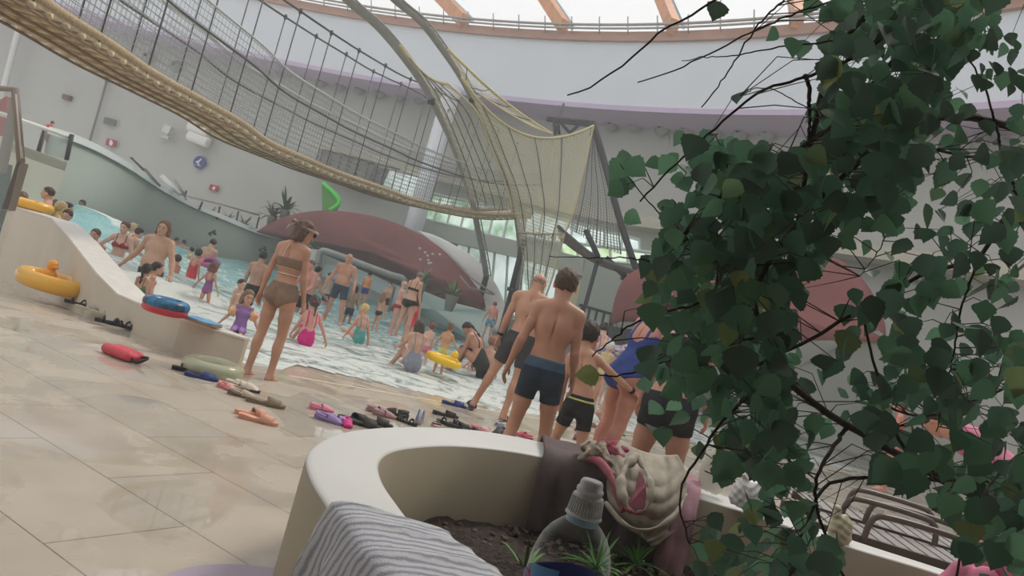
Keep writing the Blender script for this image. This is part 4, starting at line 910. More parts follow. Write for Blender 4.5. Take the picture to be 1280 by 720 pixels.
def bik_extra(q):
    J,T,s,e=q['J'],q['T'],q['s'],q['e']; Rh=J['Rh']; h=J['h']; R=q['Rf']@Rh
    hp=lambda *v: T(h+Rh@np.array(v))
    g=G(); g.tube([hp(-.085*cos(a)*1.03, .01+.112*sin(a),.035+.02*sin(a)) for a in np.linspace(0,2*pi,28)],.017*s,7); g.mk('headband',mat('scarf',(206,194,176),.8,col2=(120,100,88),nscale=18),e)
    g=G(); g.tube([hp(-.05,-.10,.05),hp(-.10,-.14,.06),hp(-.13,-.12,.03)],[.02*s,.028*s,.008],6); g.tube([hp(-.05,-.10,.05),hp(-.09,-.15,.0),hp(-.10,-.16,-.05)],[.018*s,.02*s,.006],6); g.mk('scarf_tails',mat('scarf',(206,194,176),.8),e)
    g=G(); g.tube([hp(.082,-.02,.03),hp(.086,.05,.035),hp(.075,.095,.03)],.006*s,5); g.ell(hp(.04,.10,.02),np.array([.032,.01,.022])*s,R); g.ell(hp(-.04,.10,.02),np.array([.032,.01,.022])*s,R); g.mk('sunglasses',mat('shade_dark',(40,36,36),.2),e)
    W=lambda x,y,z:T(J['w']+J['Rc']@np.array([x,y,z]))
    g=G(); g.tube([W(-.05,-.09,.14),W(-.045,-.10,.24),W(-.03,-.075,.36)],.005,6); g.mk('neck_tie',CREAMC,e)
person('woman in taupe bikini with cream ties and headscarf standing at the pool edge',kind='woman',head=(379,276),feet=(325,474),z=-.02,facing=-14,h=.009,skin=(196,148,124),hair='bob',haircol=(96,74,62),
  pose=dict(sr=-1,Lleg=(-4,1,4,6),Rleg=(5,2,10,6),Larm=(-8,11,12,10),Rarm=(6,7,12,0),head=(-42,16,0)),
  wear=(('bikini_bottom',g_brief(.135,.14,.72),TAUPE),('bikini_top',g_top(.115,.215,tri=False,strap=False),TAUPE),('waist_tie',g_ring(.045,.006,.011),CREAMC),('top_trim',g_ring(.112,.005,.010),CREAMC)),extras=bik_extra)
person('bald man in charcoal trunks with black watch stepping into slides, left of the boy',kind='man',head=(669,340),feet=(615,521),z=0,facing=-12,h=.008,skin=(192,144,118),hair='fringe',haircol=(150,118,100),
  pose=dict(sp=10,sr=-5,pr=3,Lleg=(6,13,6,15),Rleg=(-6,2,6,10),Larm=(4,12,14,0),Rarm=(2,6,16,0),head=(-18,14,0)),wear=(tr(.09,.30,DGREY),),extras=walker_extra)
person('tall teenage boy with short brown hair and navy swim shorts, seen from behind',kind='teen',head=(711,336),feet=(641,612),Y=5.65,facing=-8,h=.0085,skin=(194,144,120),hair='short',haircol=(84,66,52),fat=1.06,
  pose=dict(sr=-1,Lleg=(-2,5,5,8),Rleg=(8,6,14,8),Larm=(-12,14,30,0),Rarm=(4,8,24,0),head=(8,6,0)),wear=(('waistband',g_band(.045,.125,off=.013),SLATE),tr(.11,.20,NAVY)))
person('boy in black swim shorts with a yellow waist stripe beside the taller boy',kind='child',head=(741,402),Y=6.35,H=1.38,feet=None,facing=-18,h=.010,skin=(198,152,126),hair='short',haircol=(52,44,40),
  pose=dict(sp=6,sr=-12,Lleg=(14,12,24,6),Rleg=(0,8,8,8),Larm=(10,14,30,0),Rarm=(22,52,14,0),head=(-6,8,6)),wear=(tr(.13,.20,BLACK),('waist_stripe',g_band(.075,.10,off=.014),YELC)),extras=band)
person('person in dark floral swimsuit bending down to pick up green slides',kind='woman',head=(752,418),feet=(742,528),z=0,facing=-70,h=.011,skin=(204,160,138),hair='short',haircol=(150,140,134),
  pose=dict(pp=38,sp=40,Lleg=(45,4,14,6),Rleg=(52,4,30,6),Larm=(70,6,14,0),Rarm=(78,10,10,0),head=(0,-10,0)),wear=(('swimsuit',g_onepiece(.16,.26),PDARK),))
person('woman in royal blue swimsuit leaning forward, half hidden by leaves',kind='woman',head=(838,374),Y=6.7,H=1.66,feet=None,facing=-52,h=.011,skin=(196,140,122),hair='bun',haircol=BR,fat=1.1,
  pose=dict(sp=14,pp=8,Lleg=(20,6,22,6),Rleg=(-2,6,8,6),Larm=(38,6,20,0),Rarm=(30,8,18,0),head=(10,10,0)),wear=(('swimsuit',g_onepiece(.10,.24,.12,.8),BLUE),))
person('heavy person in black swimwear standing behind the piled clothes',kind='woman',head=(878,386),Y=5.45,H=1.62,feet=None,facing=-24,h=.011,skin=(196,146,124),hair='short',haircol=DK,fat=1.2,
  pose=dict(pp=6,sp=12,Lleg=(6,5,6,6),Rleg=(12,5,10,6),Larm=(20,14,20,0),Rarm=(20,10,30,0),head=(0,10,0)),wear=(('swim_shorts',g_trunks(.09,.17),BLACK),('swim_top',g_shirt(.18,.34,.01),BLACK)))
# --- seated / beach line
sit=dict(pp=-6,sp=16,Lleg=(122,10,90,0),Rleg=(120,8,86,0),Larm=(30,12,20,0),Rarm=(28,12,24,0))
def SIT(**k): d=dict(sit); d.update(k); return d
person('woman in grey low-backed swimsuit sitting on the wet beach edge',kind='woman',head=(524,401),feet=(511,467),z=-.02,facing=32,h=.011,skin=(206,160,136),fat=1.22,hair='bob',haircol=(70,58,48),
  pose=SIT(anchor='x',Lleg=(112,14,92,0),Rleg=(120,4,90,0),Larm=(50,8,30,0),Rarm=(34,6,24,0),head=(-20,6,0)),wear=(('swimsuit',g_onepiece(.0,.24),GREYB),))
person('small child with a hair bun standing inside a yellow duck ring',kind='child',head=(549,399),feet=(546,470),z=-.03,facing=-10,h=.014,skin=(206,158,122),fat=1.15,hair='bun',haircol=LBR,pose=P_(Larm=(10,30,40,0),Rarm=(10,34,50,0)),wear=(('swim_bottom',g_brief(.08,.15,.6),YELC),))
person('dark haired woman in black swimsuit leaning over on her hand beside the duck ring',kind='woman',head=(575,404),feet=(594,474),z=-.03,facing=62,h=.012,skin=(186,136,112),fat=1.18,hair='braid',haircol=DK,
  pose=SIT(anchor='x',pp=4,sp=34,Lleg=(115,14,96,0),Rleg=(120,16,90,0),Larm=(48,6,6,0),Rarm=(60,10,10,0),head=(10,22,0)),wear=(('swimsuit',g_onepiece(.12,.24),BLACK),))
person('pale child sitting between the grey swimsuit woman and the duck ring child',kind='child',head=(541,403),Y=13.4,H=.9,feet=None,facing=20,fat=1.1,skin=(220,178,160),hair='short',haircol=RDH,h=.016,pose=P_(),wear=(tr(.1,.15,PINKC),))
person('reddish haired boy with bare back sitting left of the bald walking man',kind='child',head=(612,419),feet=(602,474),z=-.02,facing=-14,h=.012,skin=(216,168,144),fat=1.12,hair='short',haircol=(150,100,76),pose=SIT(anchor='x',Lleg=(122,16,90,0)),wear=(tr(.1,.18,BLACK),))
person('tiny crouching child with bare head between two sitting bathers',kind='child',head=(597,424),feet=(594,466),z=-.02,facing=140,h=.016,skin=(218,168,146),hair='buzz',haircol=BLD,pose=SIT(anchor='x'),wear=(tr(.1,.15,BLACK),))
person('slim man in blue patterned trunks standing far off by the white wall corner',kind='man',head=(615,376),feet=(606,426),Y=18.5,facing=12,h=.015,skin=(204,142,122),hair='short',haircol=RDH,pose=P_(Larm=(0,14,20,0)),wear=(tr(.08,.28,PBLUE),))
person('woman in black bikini standing with her back turned in the foam',kind='woman',head=(522,340),feet=(501,422),Y=14.8,facing=-22,h=.011,skin=(206,160,136),hair='short',haircol=GR,fat=1.12,pose=P_(sp=6,Rleg=(6,4,10,0),Larm=(26,12,40,0),Rarm=(8,10,20,0),head=(-6,20,0)),wear=(('bikini_bottom',g_brief(.07,.14,.6),BLACK),('bikini_top',g_top(.12,.185,tri=False),BLACK)))
person('pinkish adult facing the black bikini woman, left of her',kind='woman',head=(499,350),feet=(489,418),Y=15.6,facing=-70,h=.014,skin=(214,164,148),hair='short',haircol=(206,170,150),fat=1.1,pose=P_(Larm=(20,10,50,0),Rarm=(20,10,40,0)),wear=(('swimsuit',g_brief(.07,.14,.6),RED),))
person('child in red swimsuit partly behind the black bikini woman',kind='child',head=(524,368),Y=15.4,H=1.15,feet=None,facing=0,h=.017,skin=(204,156,136),hair='bob',haircol=BR,pose=P_(),wear=(('swimsuit',g_onepiece(.16,.24),CORAL),))
person('woman with dark cap carrying a long-haired toddler in the pool',kind='woman',head=(477,350),feet=(476,398),Y=19,facing=170,h=.016,skin=FAIR,hair='cap',haircol=(50,46,44),pose=P_(Larm=(40,10,70,0),Rarm=(40,10,60,0)),wear=(('swim_shorts',g_trunks(.1,.25),DGREY),))
person('long-haired blonde toddler in front of the woman with a dark cap',kind='child',head=(471,363),feet=(468,414),Y=16.5,facing=-30,h=.016,skin=(210,160,138),hair='long',haircol=(150,112,84),pose=P_(),wear=(('swim_bottom',g_brief(.08,.14,.6),BLACK),))
person('orange-tanned man in blue trunks right behind the bald bather',kind='man',head=(455,338),feet=(451,384),Y=19.5,facing=-20,h=.015,skin=(214,148,108),hair='short',haircol=DK,pose=P_(),wear=(tr(.06,.25,BLUE),))
person('big bald man in blue and black trunks facing the camera in the water',kind='man',head=(438,317),feet=(413,404),Y=16.4,facing=172,h=.010,skin=(206,150,126),hair=None,fat=1.16,belly=.5,face=True,pose=P_(Lleg=(8,9,6,10),Rleg=(0,9,4,10),Larm=(6,22,22,0),Rarm=(6,20,26,0),head=(12,-4,0)),wear=(tr(.05,.30,DENIM),))
person('blonde child in teal swimsuit sitting on the wet slope',kind='child',head=(453,379),feet=(446,431),Y=12.4,facing=38,h=.011,skin=(214,158,136),fat=1.18,hair='short',haircol=(208,176,120),pose=SIT(anchor='x',Lleg=(92,12,6,0),Rleg=(94,14,14,0),Larm=(16,20,10,0),Rarm=(0,16,10,0)),wear=(('swimsuit',g_onepiece(.02,.2),TEAL),))
person('girl in magenta swimsuit with pink hair tie sitting behind the bikini woman legs',kind='child',head=(392,369),feet=(380,432),Y=11.3,facing=30,h=.011,skin=(216,160,142),fat=1.16,hair='pony',haircol=(62,66,52),pose=SIT(anchor='x',Lleg=(124,14,92,0),Rleg=(120,10,88,0),Rarm=(10,34,8,0)),wear=(('swimsuit',g_onepiece(-.02,.22),MAG),),
  extras=lambda q: G().tube([q['T'](q['J']['h']+q['J']['Rh']@np.array([.05*cos(a)*1.0,-.145+.03*sin(a),.02+.03*sin(a)])) for a in np.linspace(0,2*pi,14)],.012,6).mk('hair_tie',MAG,q['e']))
def armbands(q):
    J,T,s,e=q['J'],q['T'],q['s'],q['e']
    for k in 'LR':
        a=J[k+'sh'];b=J[k+'el']; c=a+.55*(b-a); d=(b-a)/np.linalg.norm(b-a); g=G(); g.tube([T(c-d*.09),T(c-d*.06),T(c+d*.06),T(c+d*.09)],[.05*s,.095*s,.095*s,.05*s],14); g.mk('armband',mat('armband_orange',(226,120,72),.35,col2=(232,206,160),nscale=10),e)
person('toddler in purple shirt with orange inflatable armbands sitting in shallow water',kind='child',head=(306,361),feet=(296,420),Y=10.6,facing=196,h=.012,skin=(200,152,128),hair='bob',haircol=(130,104,80),face=True,pose=SIT(anchor='x',sp=6,Lleg=(94,16,12,0),Rleg=(94,16,12,0),Larm=(10,34,16,0),Rarm=(10,34,20,0),head=(20,4,0)),wear=(('swim_shirt',g_shirt(-.02,.36,.014),LILAC),('swim_skirt',g_trunks(.06,.16),LILAC)),extras=armbands)
person('child with brown hair behind the toddler in purple shirt',kind='child',head=(304,349),Y=12.6,H=.95,feet=None,facing=-120,h=.016,skin=FAIR,hair='short',haircol=BR,pose=P_(),wear=(tr(.1,.2,CREAMC),))
person('man in black trunks wading just left of the bikini woman shoulder',kind='man',head=(331,315),Y=16.5,H=1.72,feet=None,facing=-8,h=.014,skin=(200,150,126),hair='short',haircol=DK,pose=P_(Larm=(4,14,24,0)),wear=(tr(.08,.2,BLACK),))
person('small girl in purple one-piece walking through ankle-deep foam',kind='child',head=(270,328),feet=(251,394),Y=12.3,facing=-10,h=.012,skin=(204,156,130),hair='bob',haircol=(110,80,66),pose=P_(Lleg=(-2,5,4,6),Rleg=(10,5,12,6),Larm=(-6,34,10,0),Rarm=(0,22,16,0),head=(-8,10,0)),wear=(('swimsuit',g_onepiece(.12,.22),PURP),))
person('girl in coral red swimsuit standing knee-deep, seen from behind',kind='child',head=(250,311),Y=15.2,H=1.08,feet=None,facing=-6,h=.014,skin=(206,158,136),hair='short',haircol=(74,60,52),pose=P_(),wear=(('swimsuit',g_onepiece(.14,.22),CORAL),))
person('bare-backed man waist-deep holding a red and blue ring',kind='man',head=(268,299),Y=19.5,H=1.68,feet=None,facing=-10,h=.014,skin=(208,162,138),hair='short',haircol=DK,pose=P_(Larm=(20,14,60,0),Rarm=(10,12,40,0),head=(0,12,0)),wear=(tr(.08,.2,NAVY),))
person('big bare-chested man with long hair wading towards the camera in splashing water',kind='man',head=(207,276),Y=12.3,H=1.80,feet=None,facing=172,h=.010,skin=(206,164,138),hair='bob',haircol=(126,88,66),fat=1.2,belly=.8,face=True,pose=P_(Larm=(2,24,16,0),Rarm=(4,26,20,0),head=(14,2,-6)),wear=(tr(.04,.3,DGREY),))
person('woman in dark red bikini wading with arms out beside the bearded man',kind='woman',head=(158,277),Y=14,H=1.66,feet=None,facing=190,h=.010,skin=(216,172,154),hair='bun',haircol=(92,56,46),fat=1.06,face=True,pose=P_(Larm=(10,20,16,0),Rarm=(0,44,16,0),head=(-12,4,0)),wear=(('bikini_top',g_top(.125,.185),RED),('bikini_bottom',g_brief(.06,.13,.6),RED)))
def beard(q):
    J,T,s,e=q['J'],q['T'],q['s'],q['e']; Rh=J['Rh']; g=G(); g.ell(T(J['h']+Rh@np.array([0,.062,-.082])),np.array([.056,.050,.045])*s,q['Rf']@Rh,14,10); g.mk('beard',mat('hair_beard',(84,52,42),.7,noise=.3,nscale=60),e)
person('bearded man chest-deep next to the pale pool parapet',kind='man',head=(121,286),Y=13.9,H=1.66,feet=None,facing=-160,h=.010,skin=(206,150,130),hair='short',haircol=(74,54,46),face=True,extras=beard,pose=P_(Rarm=(10,24,50,0),head=(-20,2,0)),wear=(tr(.06,.3,NAVY),))
person('girl with dark braid and green straps behind the low parapet',kind='child',head=(186,330),Y=10.6,H=1.0,feet=None,facing=-8,h=.012,skin=(196,148,122),hair='braid',haircol=(50,42,38),pose=P_(),wear=(('swimsuit',g_onepiece(.10,.2),GREENC),))
person('dark haired child right behind the girl with the braid',kind='child',head=(199,328),Y=11.2,H=1.02,feet=None,facing=-60,h=.014,skin=(204,150,126),hair='short',haircol=DK,pose=P_(),wear=(tr(.1,.2,NAVY),))
person('dark haired boy twisting in the water between red bikini woman and big man',kind='teen',head=(176,285),Y=15.6,H=1.42,feet=None,facing=-40,h=.014,skin=(204,156,132),hair='short',haircol=DK,pose=P_(sp=8,Rarm=(30,16,40,0)),wear=(tr(.1,.2,NAVY),))
person('blonde bather whose head shows behind the red bikini woman',kind='woman',head=(167,279),Y=17,H=1.55,feet=None,facing=100,h=.017,skin=FAIR,hair='bun',haircol=BLD,pose=P_(),wear=(('swimsuit',g_onepiece(),NAVY),))
G2='distant bathers at the back of the wave pool'
def swim(lab,x,y,Y,H,fc,sk,hr,hc,kind='man',wr=None,ps=None):
    person(lab,kind=kind,head=(x,y),Y=Y,H=H,feet=None,facing=fc,h=.017,skin=sk,hair=hr,haircol=hc,pose=ps or P_(sp=4,Larm=(20,14,40,0),Rarm=(24,12,40,0)),wear=wr or (tr(.08,.2,NAVY),))
swim('swimmer with dark hair reaching left, rightmost of the trio above the wave',149,285.5,19.5,1.62,60,(216,172,128),'short',DK)
swim('dark head, middle of the trio above the wave crest',140,286,20.2,1.55,-40,(204,140,124),'short',DK)
swim('dark head, leftmost of the trio above the wave crest',133,286,20.5,1.55,-20,(204,140,124),'short',BR)
swim('lone swimmer standing higher against the green wall, far left',104,250,19,1.6,180,(170,146,130),'short',BR)
swim('short-haired man whose head rises above the yellow ring on the parapet',62,234,14.0,1.68,120,(206,160,138),'short',(72,56,46))
swim('blond-braided girl in yellow behind the parapet corner',79,252,13.9,1.4,-30,(222,192,120),'braid',(186,160,120),'child',(('swimsuit',g_onepiece(.1,.2),YELC),))
swim('dark haired woman just right of the blond-braided girl',88,254,14.9,1.5,-70,(208,154,136),'bun',DK,'woman',(('swimsuit',g_onepiece(),RED),))
swim('face of a dark haired child low beside the parapet corner',86,262,13.6,1.3,190,(208,156,138),'short',DK,'child')
swim('brown-haired bather peeking over the left side of the yellow ring',30,240,15.2,1.6,20,(180,140,118),'short',LBR,'child')
swim('second small head at the left end of the yellow ring',20,240,15.8,1.6,0,(180,140,118),'short',BR,'child')
swim('bather in teal top behind the yellow ring right end',72,250,15,1.55,-20,(150,140,124),'short',(60,80,72),'woman',(('swimsuit',g_shirt(0,.36,.012),GREENC),))
swim('swimmer lying back with dark hair, left of the man with the ring',240,309,20.5,1.25,90,(216,176,150),'short',DK)
swim('distant swimmer with dark head right of the big man',231,300,24,1.35,20,(196,150,132),'short',BR)
swim('reddish swimmer low in the foam just right of the big man hip',223,318,14.5,1.02,60,(206,142,122),'short',BR,'child')
swim('distant reddish head in front of the green wall, right of the big man',222,297,25,1.3,-40,(206,142,122),'short',BR)
swim('dark haired bather in black trunks close behind the bikini woman arm',399,333,18.5,1.66,-30,(210,160,142),'short',DK,'man',(tr(.08,.2,BLACK),))
swim('red-faced stout bather between the bikini woman and the bald bather',390,325,16.2,1.62,150,(214,150,138),'buzz',RDH,'man',(tr(.06,.3,BLACK),))
swim('swimmer with dark head floating left of the bald bather',413,341,21,1.35,80,(214,176,156),'short',DK)
swim('dark head half hidden behind the bald bather right side',446,358,18,1.1,0,(150,120,96),'short',DK,'child')
# --- right hand side, glimpsed past and through the leaves
person('woman with hair bun and bare back sitting by the striped fence',kind='woman',head=(756,404),Y=13.2,H=1.5,feet=None,facing=20,h=.014,skin=(216,176,150),hair='bun',haircol=(56,50,48),pose=P_(sp=14),wear=(('swimsuit',g_onepiece(-.04,.2),LILAC),))
person('person in yellow top and white cap in front of the fence woman',kind='child',head=(765,426),Y=11,H=.95,feet=None,facing=-30,h=.016,skin=FAIR,hair='cap',haircol=(214,216,214),pose=P_(),wear=(('shirt',g_shirt(),cm('straw',(206,188,140))),))
person('person in navy shorts bending beside the sun loungers',kind='man',head=(1172,520),Y=5.4,H=1.1,feet=None,facing=30,h=.014,skin=(204,150,124),hair='short',haircol=DK,pose=P_(pp=30,sp=40,Lleg=(40,6,30,0),Rleg=(34,6,20,0)),wear=(tr(.08,.3,NAVY),('shirt',g_shirt(),PINKC)))
person('person in pink shirt seated at the right picture edge',kind='woman',head=(1290,596),Y=3.6,H=.9,feet=None,facing=110,h=.014,skin=(206,150,132),hair='short',haircol=BR,pose=SIT(),wear=(('shirt',g_shirt(-.03,.37),PINKC),('trousers',g_trunks(.1,.4),DGREY)))
person('sitting bather far right in coral red glimpsed through the leaves',kind='woman',head=(1128,500),Y=9,H=1.1,feet=None,facing=60,h=.017,skin=(214,150,132),hair='bun',haircol=BR,pose=P_(),wear=(('swimsuit',g_onepiece(),CORAL),))
# lifeguard
person('lifeguard in red shirt and red shorts leaning on the white railing',kind='man',head=(69,153),feet=(53,190),Y=17.7,facing=-125,fat=1.25,h=.014,skin=(200,146,124),hair='short',haircol=(90,50,48),pose=P_(pp=5,sp=16,Larm=(50,12,60,0),Rarm=(60,12,50,0),Lleg=(14,6,20,0),Rleg=(20,6,6,0),head=(0,16,0)),wear=(('shirt',g_shirt(),REDSH),('shorts',g_trunks(.1,.36),cm('dullred',(168,72,84)))))
# ================================================================ PLANTER
RO=[(2.88,4.3),(2.32,4.47),(1.9,4.68),(1.46,4.84),(1.05,4.95),(.68,4.97),(.36,4.88),(.04,4.69),(-.23,4.36),(-.45,3.97),(-.58,3.61),(-.62,3.29),(-.6,3.0),(-.51,2.72),(-.4,2.49),(-.3,2.3),(-.12,1.95),(.1,1.65),(.5,1.4),(1.1,1.25),(2.2,1.2),(3.2,1.3),(3.9,1.8),(4.1,2.7),(3.9,3.5),(3.5,4.0)]
RI=[(2.71,4.16),(2.21,4.24),(1.8,4.38),(1.37,4.47),(1.0,4.49),(.66,4.46),(.36,4.37),(.13,4.22),(-.08,4.0),(-.24,3.72),(-.33,3.46),(-.34,3.2),(-.28,2.93),(-.18,2.68),(-.09,2.48),(.0,2.3),(.15,2.1),(.35,1.9),(.65,1.72),(1.15,1.6),(2.2,1.55),(3.0,1.65),(3.5,2.0),(3.65,2.7),(3.5,3.3),(3.2,3.8)]
def closed(P,n):
    P=np.array(P+P[:3],float); q=[]
    m=len(P)-3
    for i in range(n):
        t=i/n*m; k=int(t); f=t-k; p0=P[(k-1)%m];p1=P[k%m];p2=P[(k+1)%m];p3=P[(k+2)%m]
        q.append(.5*((2*p1)+(-p0+p2)*f+(2*p0-5*p1+4*p2-p3)*f*f+(-p0+3*p1-3*p2+p3)*f**3))
    return np.array(q)
nP=156; PO=closed(RO,nP); PI_=closed(RI,nP); RZ=.55
rows=[(PO,0.0,0),(PO,RZ-.012,0),(PO,RZ-.004,.012),(PO,RZ,.03),(PI_,RZ,-.03),(PI_,RZ-.004,-.012),(PI_,RZ-.012,0),(PI_,.02,0)]
V=[]
for base,z,ins in rows:
    if ins: d=(PI_-PO); d/=np.linalg.norm(d,axis=1)[:,None]; b=base+d*ins
    else: b=base
    V.append(np.c_[b,np.full(nP,z)])
V=np.vstack(V); F=[(i*nP+k,i*nP+(k+1)%nP,(i+1)*nP+(k+1)%nP,(i+1)*nP+k)[::-1] for i in range(len(rows)-1) for k in range(nP)]
t=thing('planter','large curved cream planter wall with pale rim around dark soil','planter',(1.6,3.0,0))
mk('planter_wall',V,F,[mat('planter_side',(168,156,134),.6,noise=.04,nscale=2),mat('planter_rim',(212,210,206),.5,noise=.02,nscale=3,bump=.05,bscale=160)],t)
me=bpy.data.objects['planter_wall'].data
for p in me.polygons:
    zc=sum(me.vertices[v].co.z for v in p.vertices)/4
    if zc>RZ-.012: p.material_index=1
# soil
xs_=np.arange(-.5,4.3,.045); ys_=np.arange(1.2,5.1,.045); X2,Y2=np.meshgrid(xs_,ys_,indexing='ij')
Zs=.13+.02*np.sin(X2*3+Y2*2)+.012*np.sin(X2*17)*np.cos(Y2*13)+RNG.uniform(-.01,.012,X2.shape)+.05*np.exp(-((X2-.5)**2+(Y2-3.6)**2)/.1)
ins=inpoly(X2,Y2,(PI_*.5+PO*.5)); q=ins[:-1,:-1]&ins[1:,:-1]&ins[1:,1:]&ins[:-1,1:]; ii,jj=np.nonzero(q); m_=len(ys_); a=ii*m_+jj
Fs=np.stack([a,a+m_,a+m_+1,a+1],1); used=np.unique(Fs); rem=np.full(X2.size,-1); rem[used]=np.arange(len(used))
mk('soil',np.stack([X2,Y2,Zs],-1).reshape(-1,3)[used],rem[Fs],mat('dark_soil',(62,52,46),.95,noise=.5,nscale=40,bump=1,bscale=70),label='dark brown soil filling the curved planter',cat='soil',kind='stuff')
g=G()
for i in range(1300):
    x,y=random.uniform(-.25,1.6),random.uniform(2.3,4.3)
    if not inpoly(np.array([x]),np.array([y]),PI_*.97+np.array([1.6,3])*.03)[0]: continue
    s_=random.uniform(.008,.02); g.ell((x,y,.14+random.uniform(0,.015)),(s_,s_*random.uniform(.7,1.2),s_*.7),rz(random.uniform(0,180)),6,4)
g.mk('pebbles',mat('clay_pebble',(96,80,70),.9,noise=.3,nscale=12),label='brown clay pebbles scattered over the planter soil',cat='pebbles',kind='stuff')
for (px_,py_,s_,lb) in ((574,689,.05,'large round grey stone on the soil, nearest the striped towel'),(612,702,.05,'round grey stone half sunk in the planter soil, middle one'),(640,704,.07,'flat wide stone in the soil left of the water bottle')):
    p=gp(px_,py_,.15); g=G(); g.ell(p,(s_*.55,s_*.5,s_*.42),rz(30),14,10); g.mk('stone',mat('stone_grey',(132,122,112),.85,noise=.15,nscale=20),label=lb,cat='stone')
for i,(px_,py_,n_,lb) in enumerate(((745,712,34,'low green bush behind the water bottle in the soil'),(795,706,26,'low green grass tuft right of the water bottle'),(655,716,10,'few green blades at the left side of the water bottle'))):
    p=gp(px_,py_,.15); V,F=blades(p,n_,.26,.013,1.15,.5,40+i); mk('ground_plant',V,F,mat('fresh_green',(86,140,60),.6,noise=.2,nscale=6),label=lb,cat='plant')
def clearmat(name,col,a0,a1):
    m=mat(name,col,.06,spec=.6); N=m.node_tree.nodes; L=m.node_tree.links; b=N['Principled BSDF']; lw=N.new('ShaderNodeLayerWeight'); lw.inputs['Blend'].default_value=.25
    mr=N.new('ShaderNodeMapRange'); L.new(lw.outputs['Facing'],mr.inputs[0]); mr.inputs[1].default_value=.15; mr.inputs[2].default_value=1; mr.inputs[3].default_value=a0; mr.inputs[4].default_value=a1; L.new(mr.outputs[0],b.inputs['Alpha']); return m
# ---- draped cloths
def drape(section,along,a0,a1,amp,freq,seed,n=60,lift=.0,wob=.02):
    """section(s)->(offset across rim inward, z); along(t)->(xy, inward unit)"""
    rr=np.random.RandomState(seed); ph=rr.uniform(0,6,4); S_=resample(np.array(section,float),46,True); V=[]
    for i in range(46):
        fall=min(1,max(0,(S_[0][1]*0+RZ+.01-S_[i][1])/.2))
        for j in range(n):
            t=a0+(a1-a0)*j/(n-1); xy,d=along(t); w=amp*(.45+.55*fall)*(sin(freq*t*6.28+ph[0]+wob*i)+.5*sin(freq*2.3*t*6.28+ph[1]+i*.05)+.3*sin(i*.5+ph[2]+t*9))
            V.append((xy[0]+d[0]*(S_[i][0]+w*fall),xy[1]+d[1]*(S_[i][0]+w*fall),S_[i][1]+w*(1-fall)*.5+abs(w)*.3+lift))
    F=[(i*n+j,i*n+j+1,(i+1)*n+j+1,(i+1)*n+j) for i in range(45) for j in range(n-1)]
    return np.array(V),F
def rim_at(t):
    """t = index along the rim outlines"""
    t=t/26*nP; k=int(t)%nP; f=t-int(t); o=PO[k]*(1-f)+PO[(k+1)%nP]*f; i=PI_[k]*(1-f)+PI_[(k+1)%nP]*f; d=i-o; w=np.linalg.norm(d); return o,d/w,w
def solid(o,th=.012):
    m=o.modifiers.new('thickness','SOLIDIFY'); m.thickness=th; m.offset=1; return o
# striped towel on the near left rim
def towel_mat():
    m=mat('striped_towel',(190,190,196),.95,bump=.5,bscale=220); N=m.node_tree.nodes;L=m.node_tree.links;b=N['Principled BSDF']
    t=N.new('ShaderNodeTexCoord'); w_=N.new('ShaderNodeTexWave'); w_.wave_type='BANDS'; w_.bands_direction='Y'; w_.inputs['Scale'].default_value=8; w_.inputs['Distortion'].default_value=3.2; w_.inputs['Detail'].default_value=3; w_.inputs['Detail Scale'].default_value=2.2
    mp=N.new('ShaderNodeMapping'); mp.inputs['Rotation'].default_value=(0,0,radians(-14)); L.new(t.outputs['Object'],mp.inputs['Vector']); L.new(mp.outputs[0],w_.inputs['Vector'])
    r=N.new('ShaderNodeValToRGB'); e=r.color_ramp.elements; e[0].position=.1; e[0].color=lin((158,156,168)); e[1].position=.75; e[1].color=lin((206,206,208)); x=e.new(.4); x.color=lin((186,190,200)); L.new(w_.outputs['Color'],r.inputs['Fac']); L.new(r.outputs['Color'],b.inputs['Base Color']); return m
ww=rim_at(14.2)[2]
V,F=drape([(-.10,.02),(-.075,.2),(-.05,.4),(-.015,.55),(.03,.580),(.2,.585),(.36,.578),(ww+.015,.55),(ww+.025,.50),(ww+.03,.44)],lambda t:(rim_at(t)[0],rim_at(t)[1]),14.55,17.4,.014,1.5,3,60)
solid(mk('towel',V,F,towel_mat(),label='light grey striped towel draped over the near planter rim',cat='towel'))
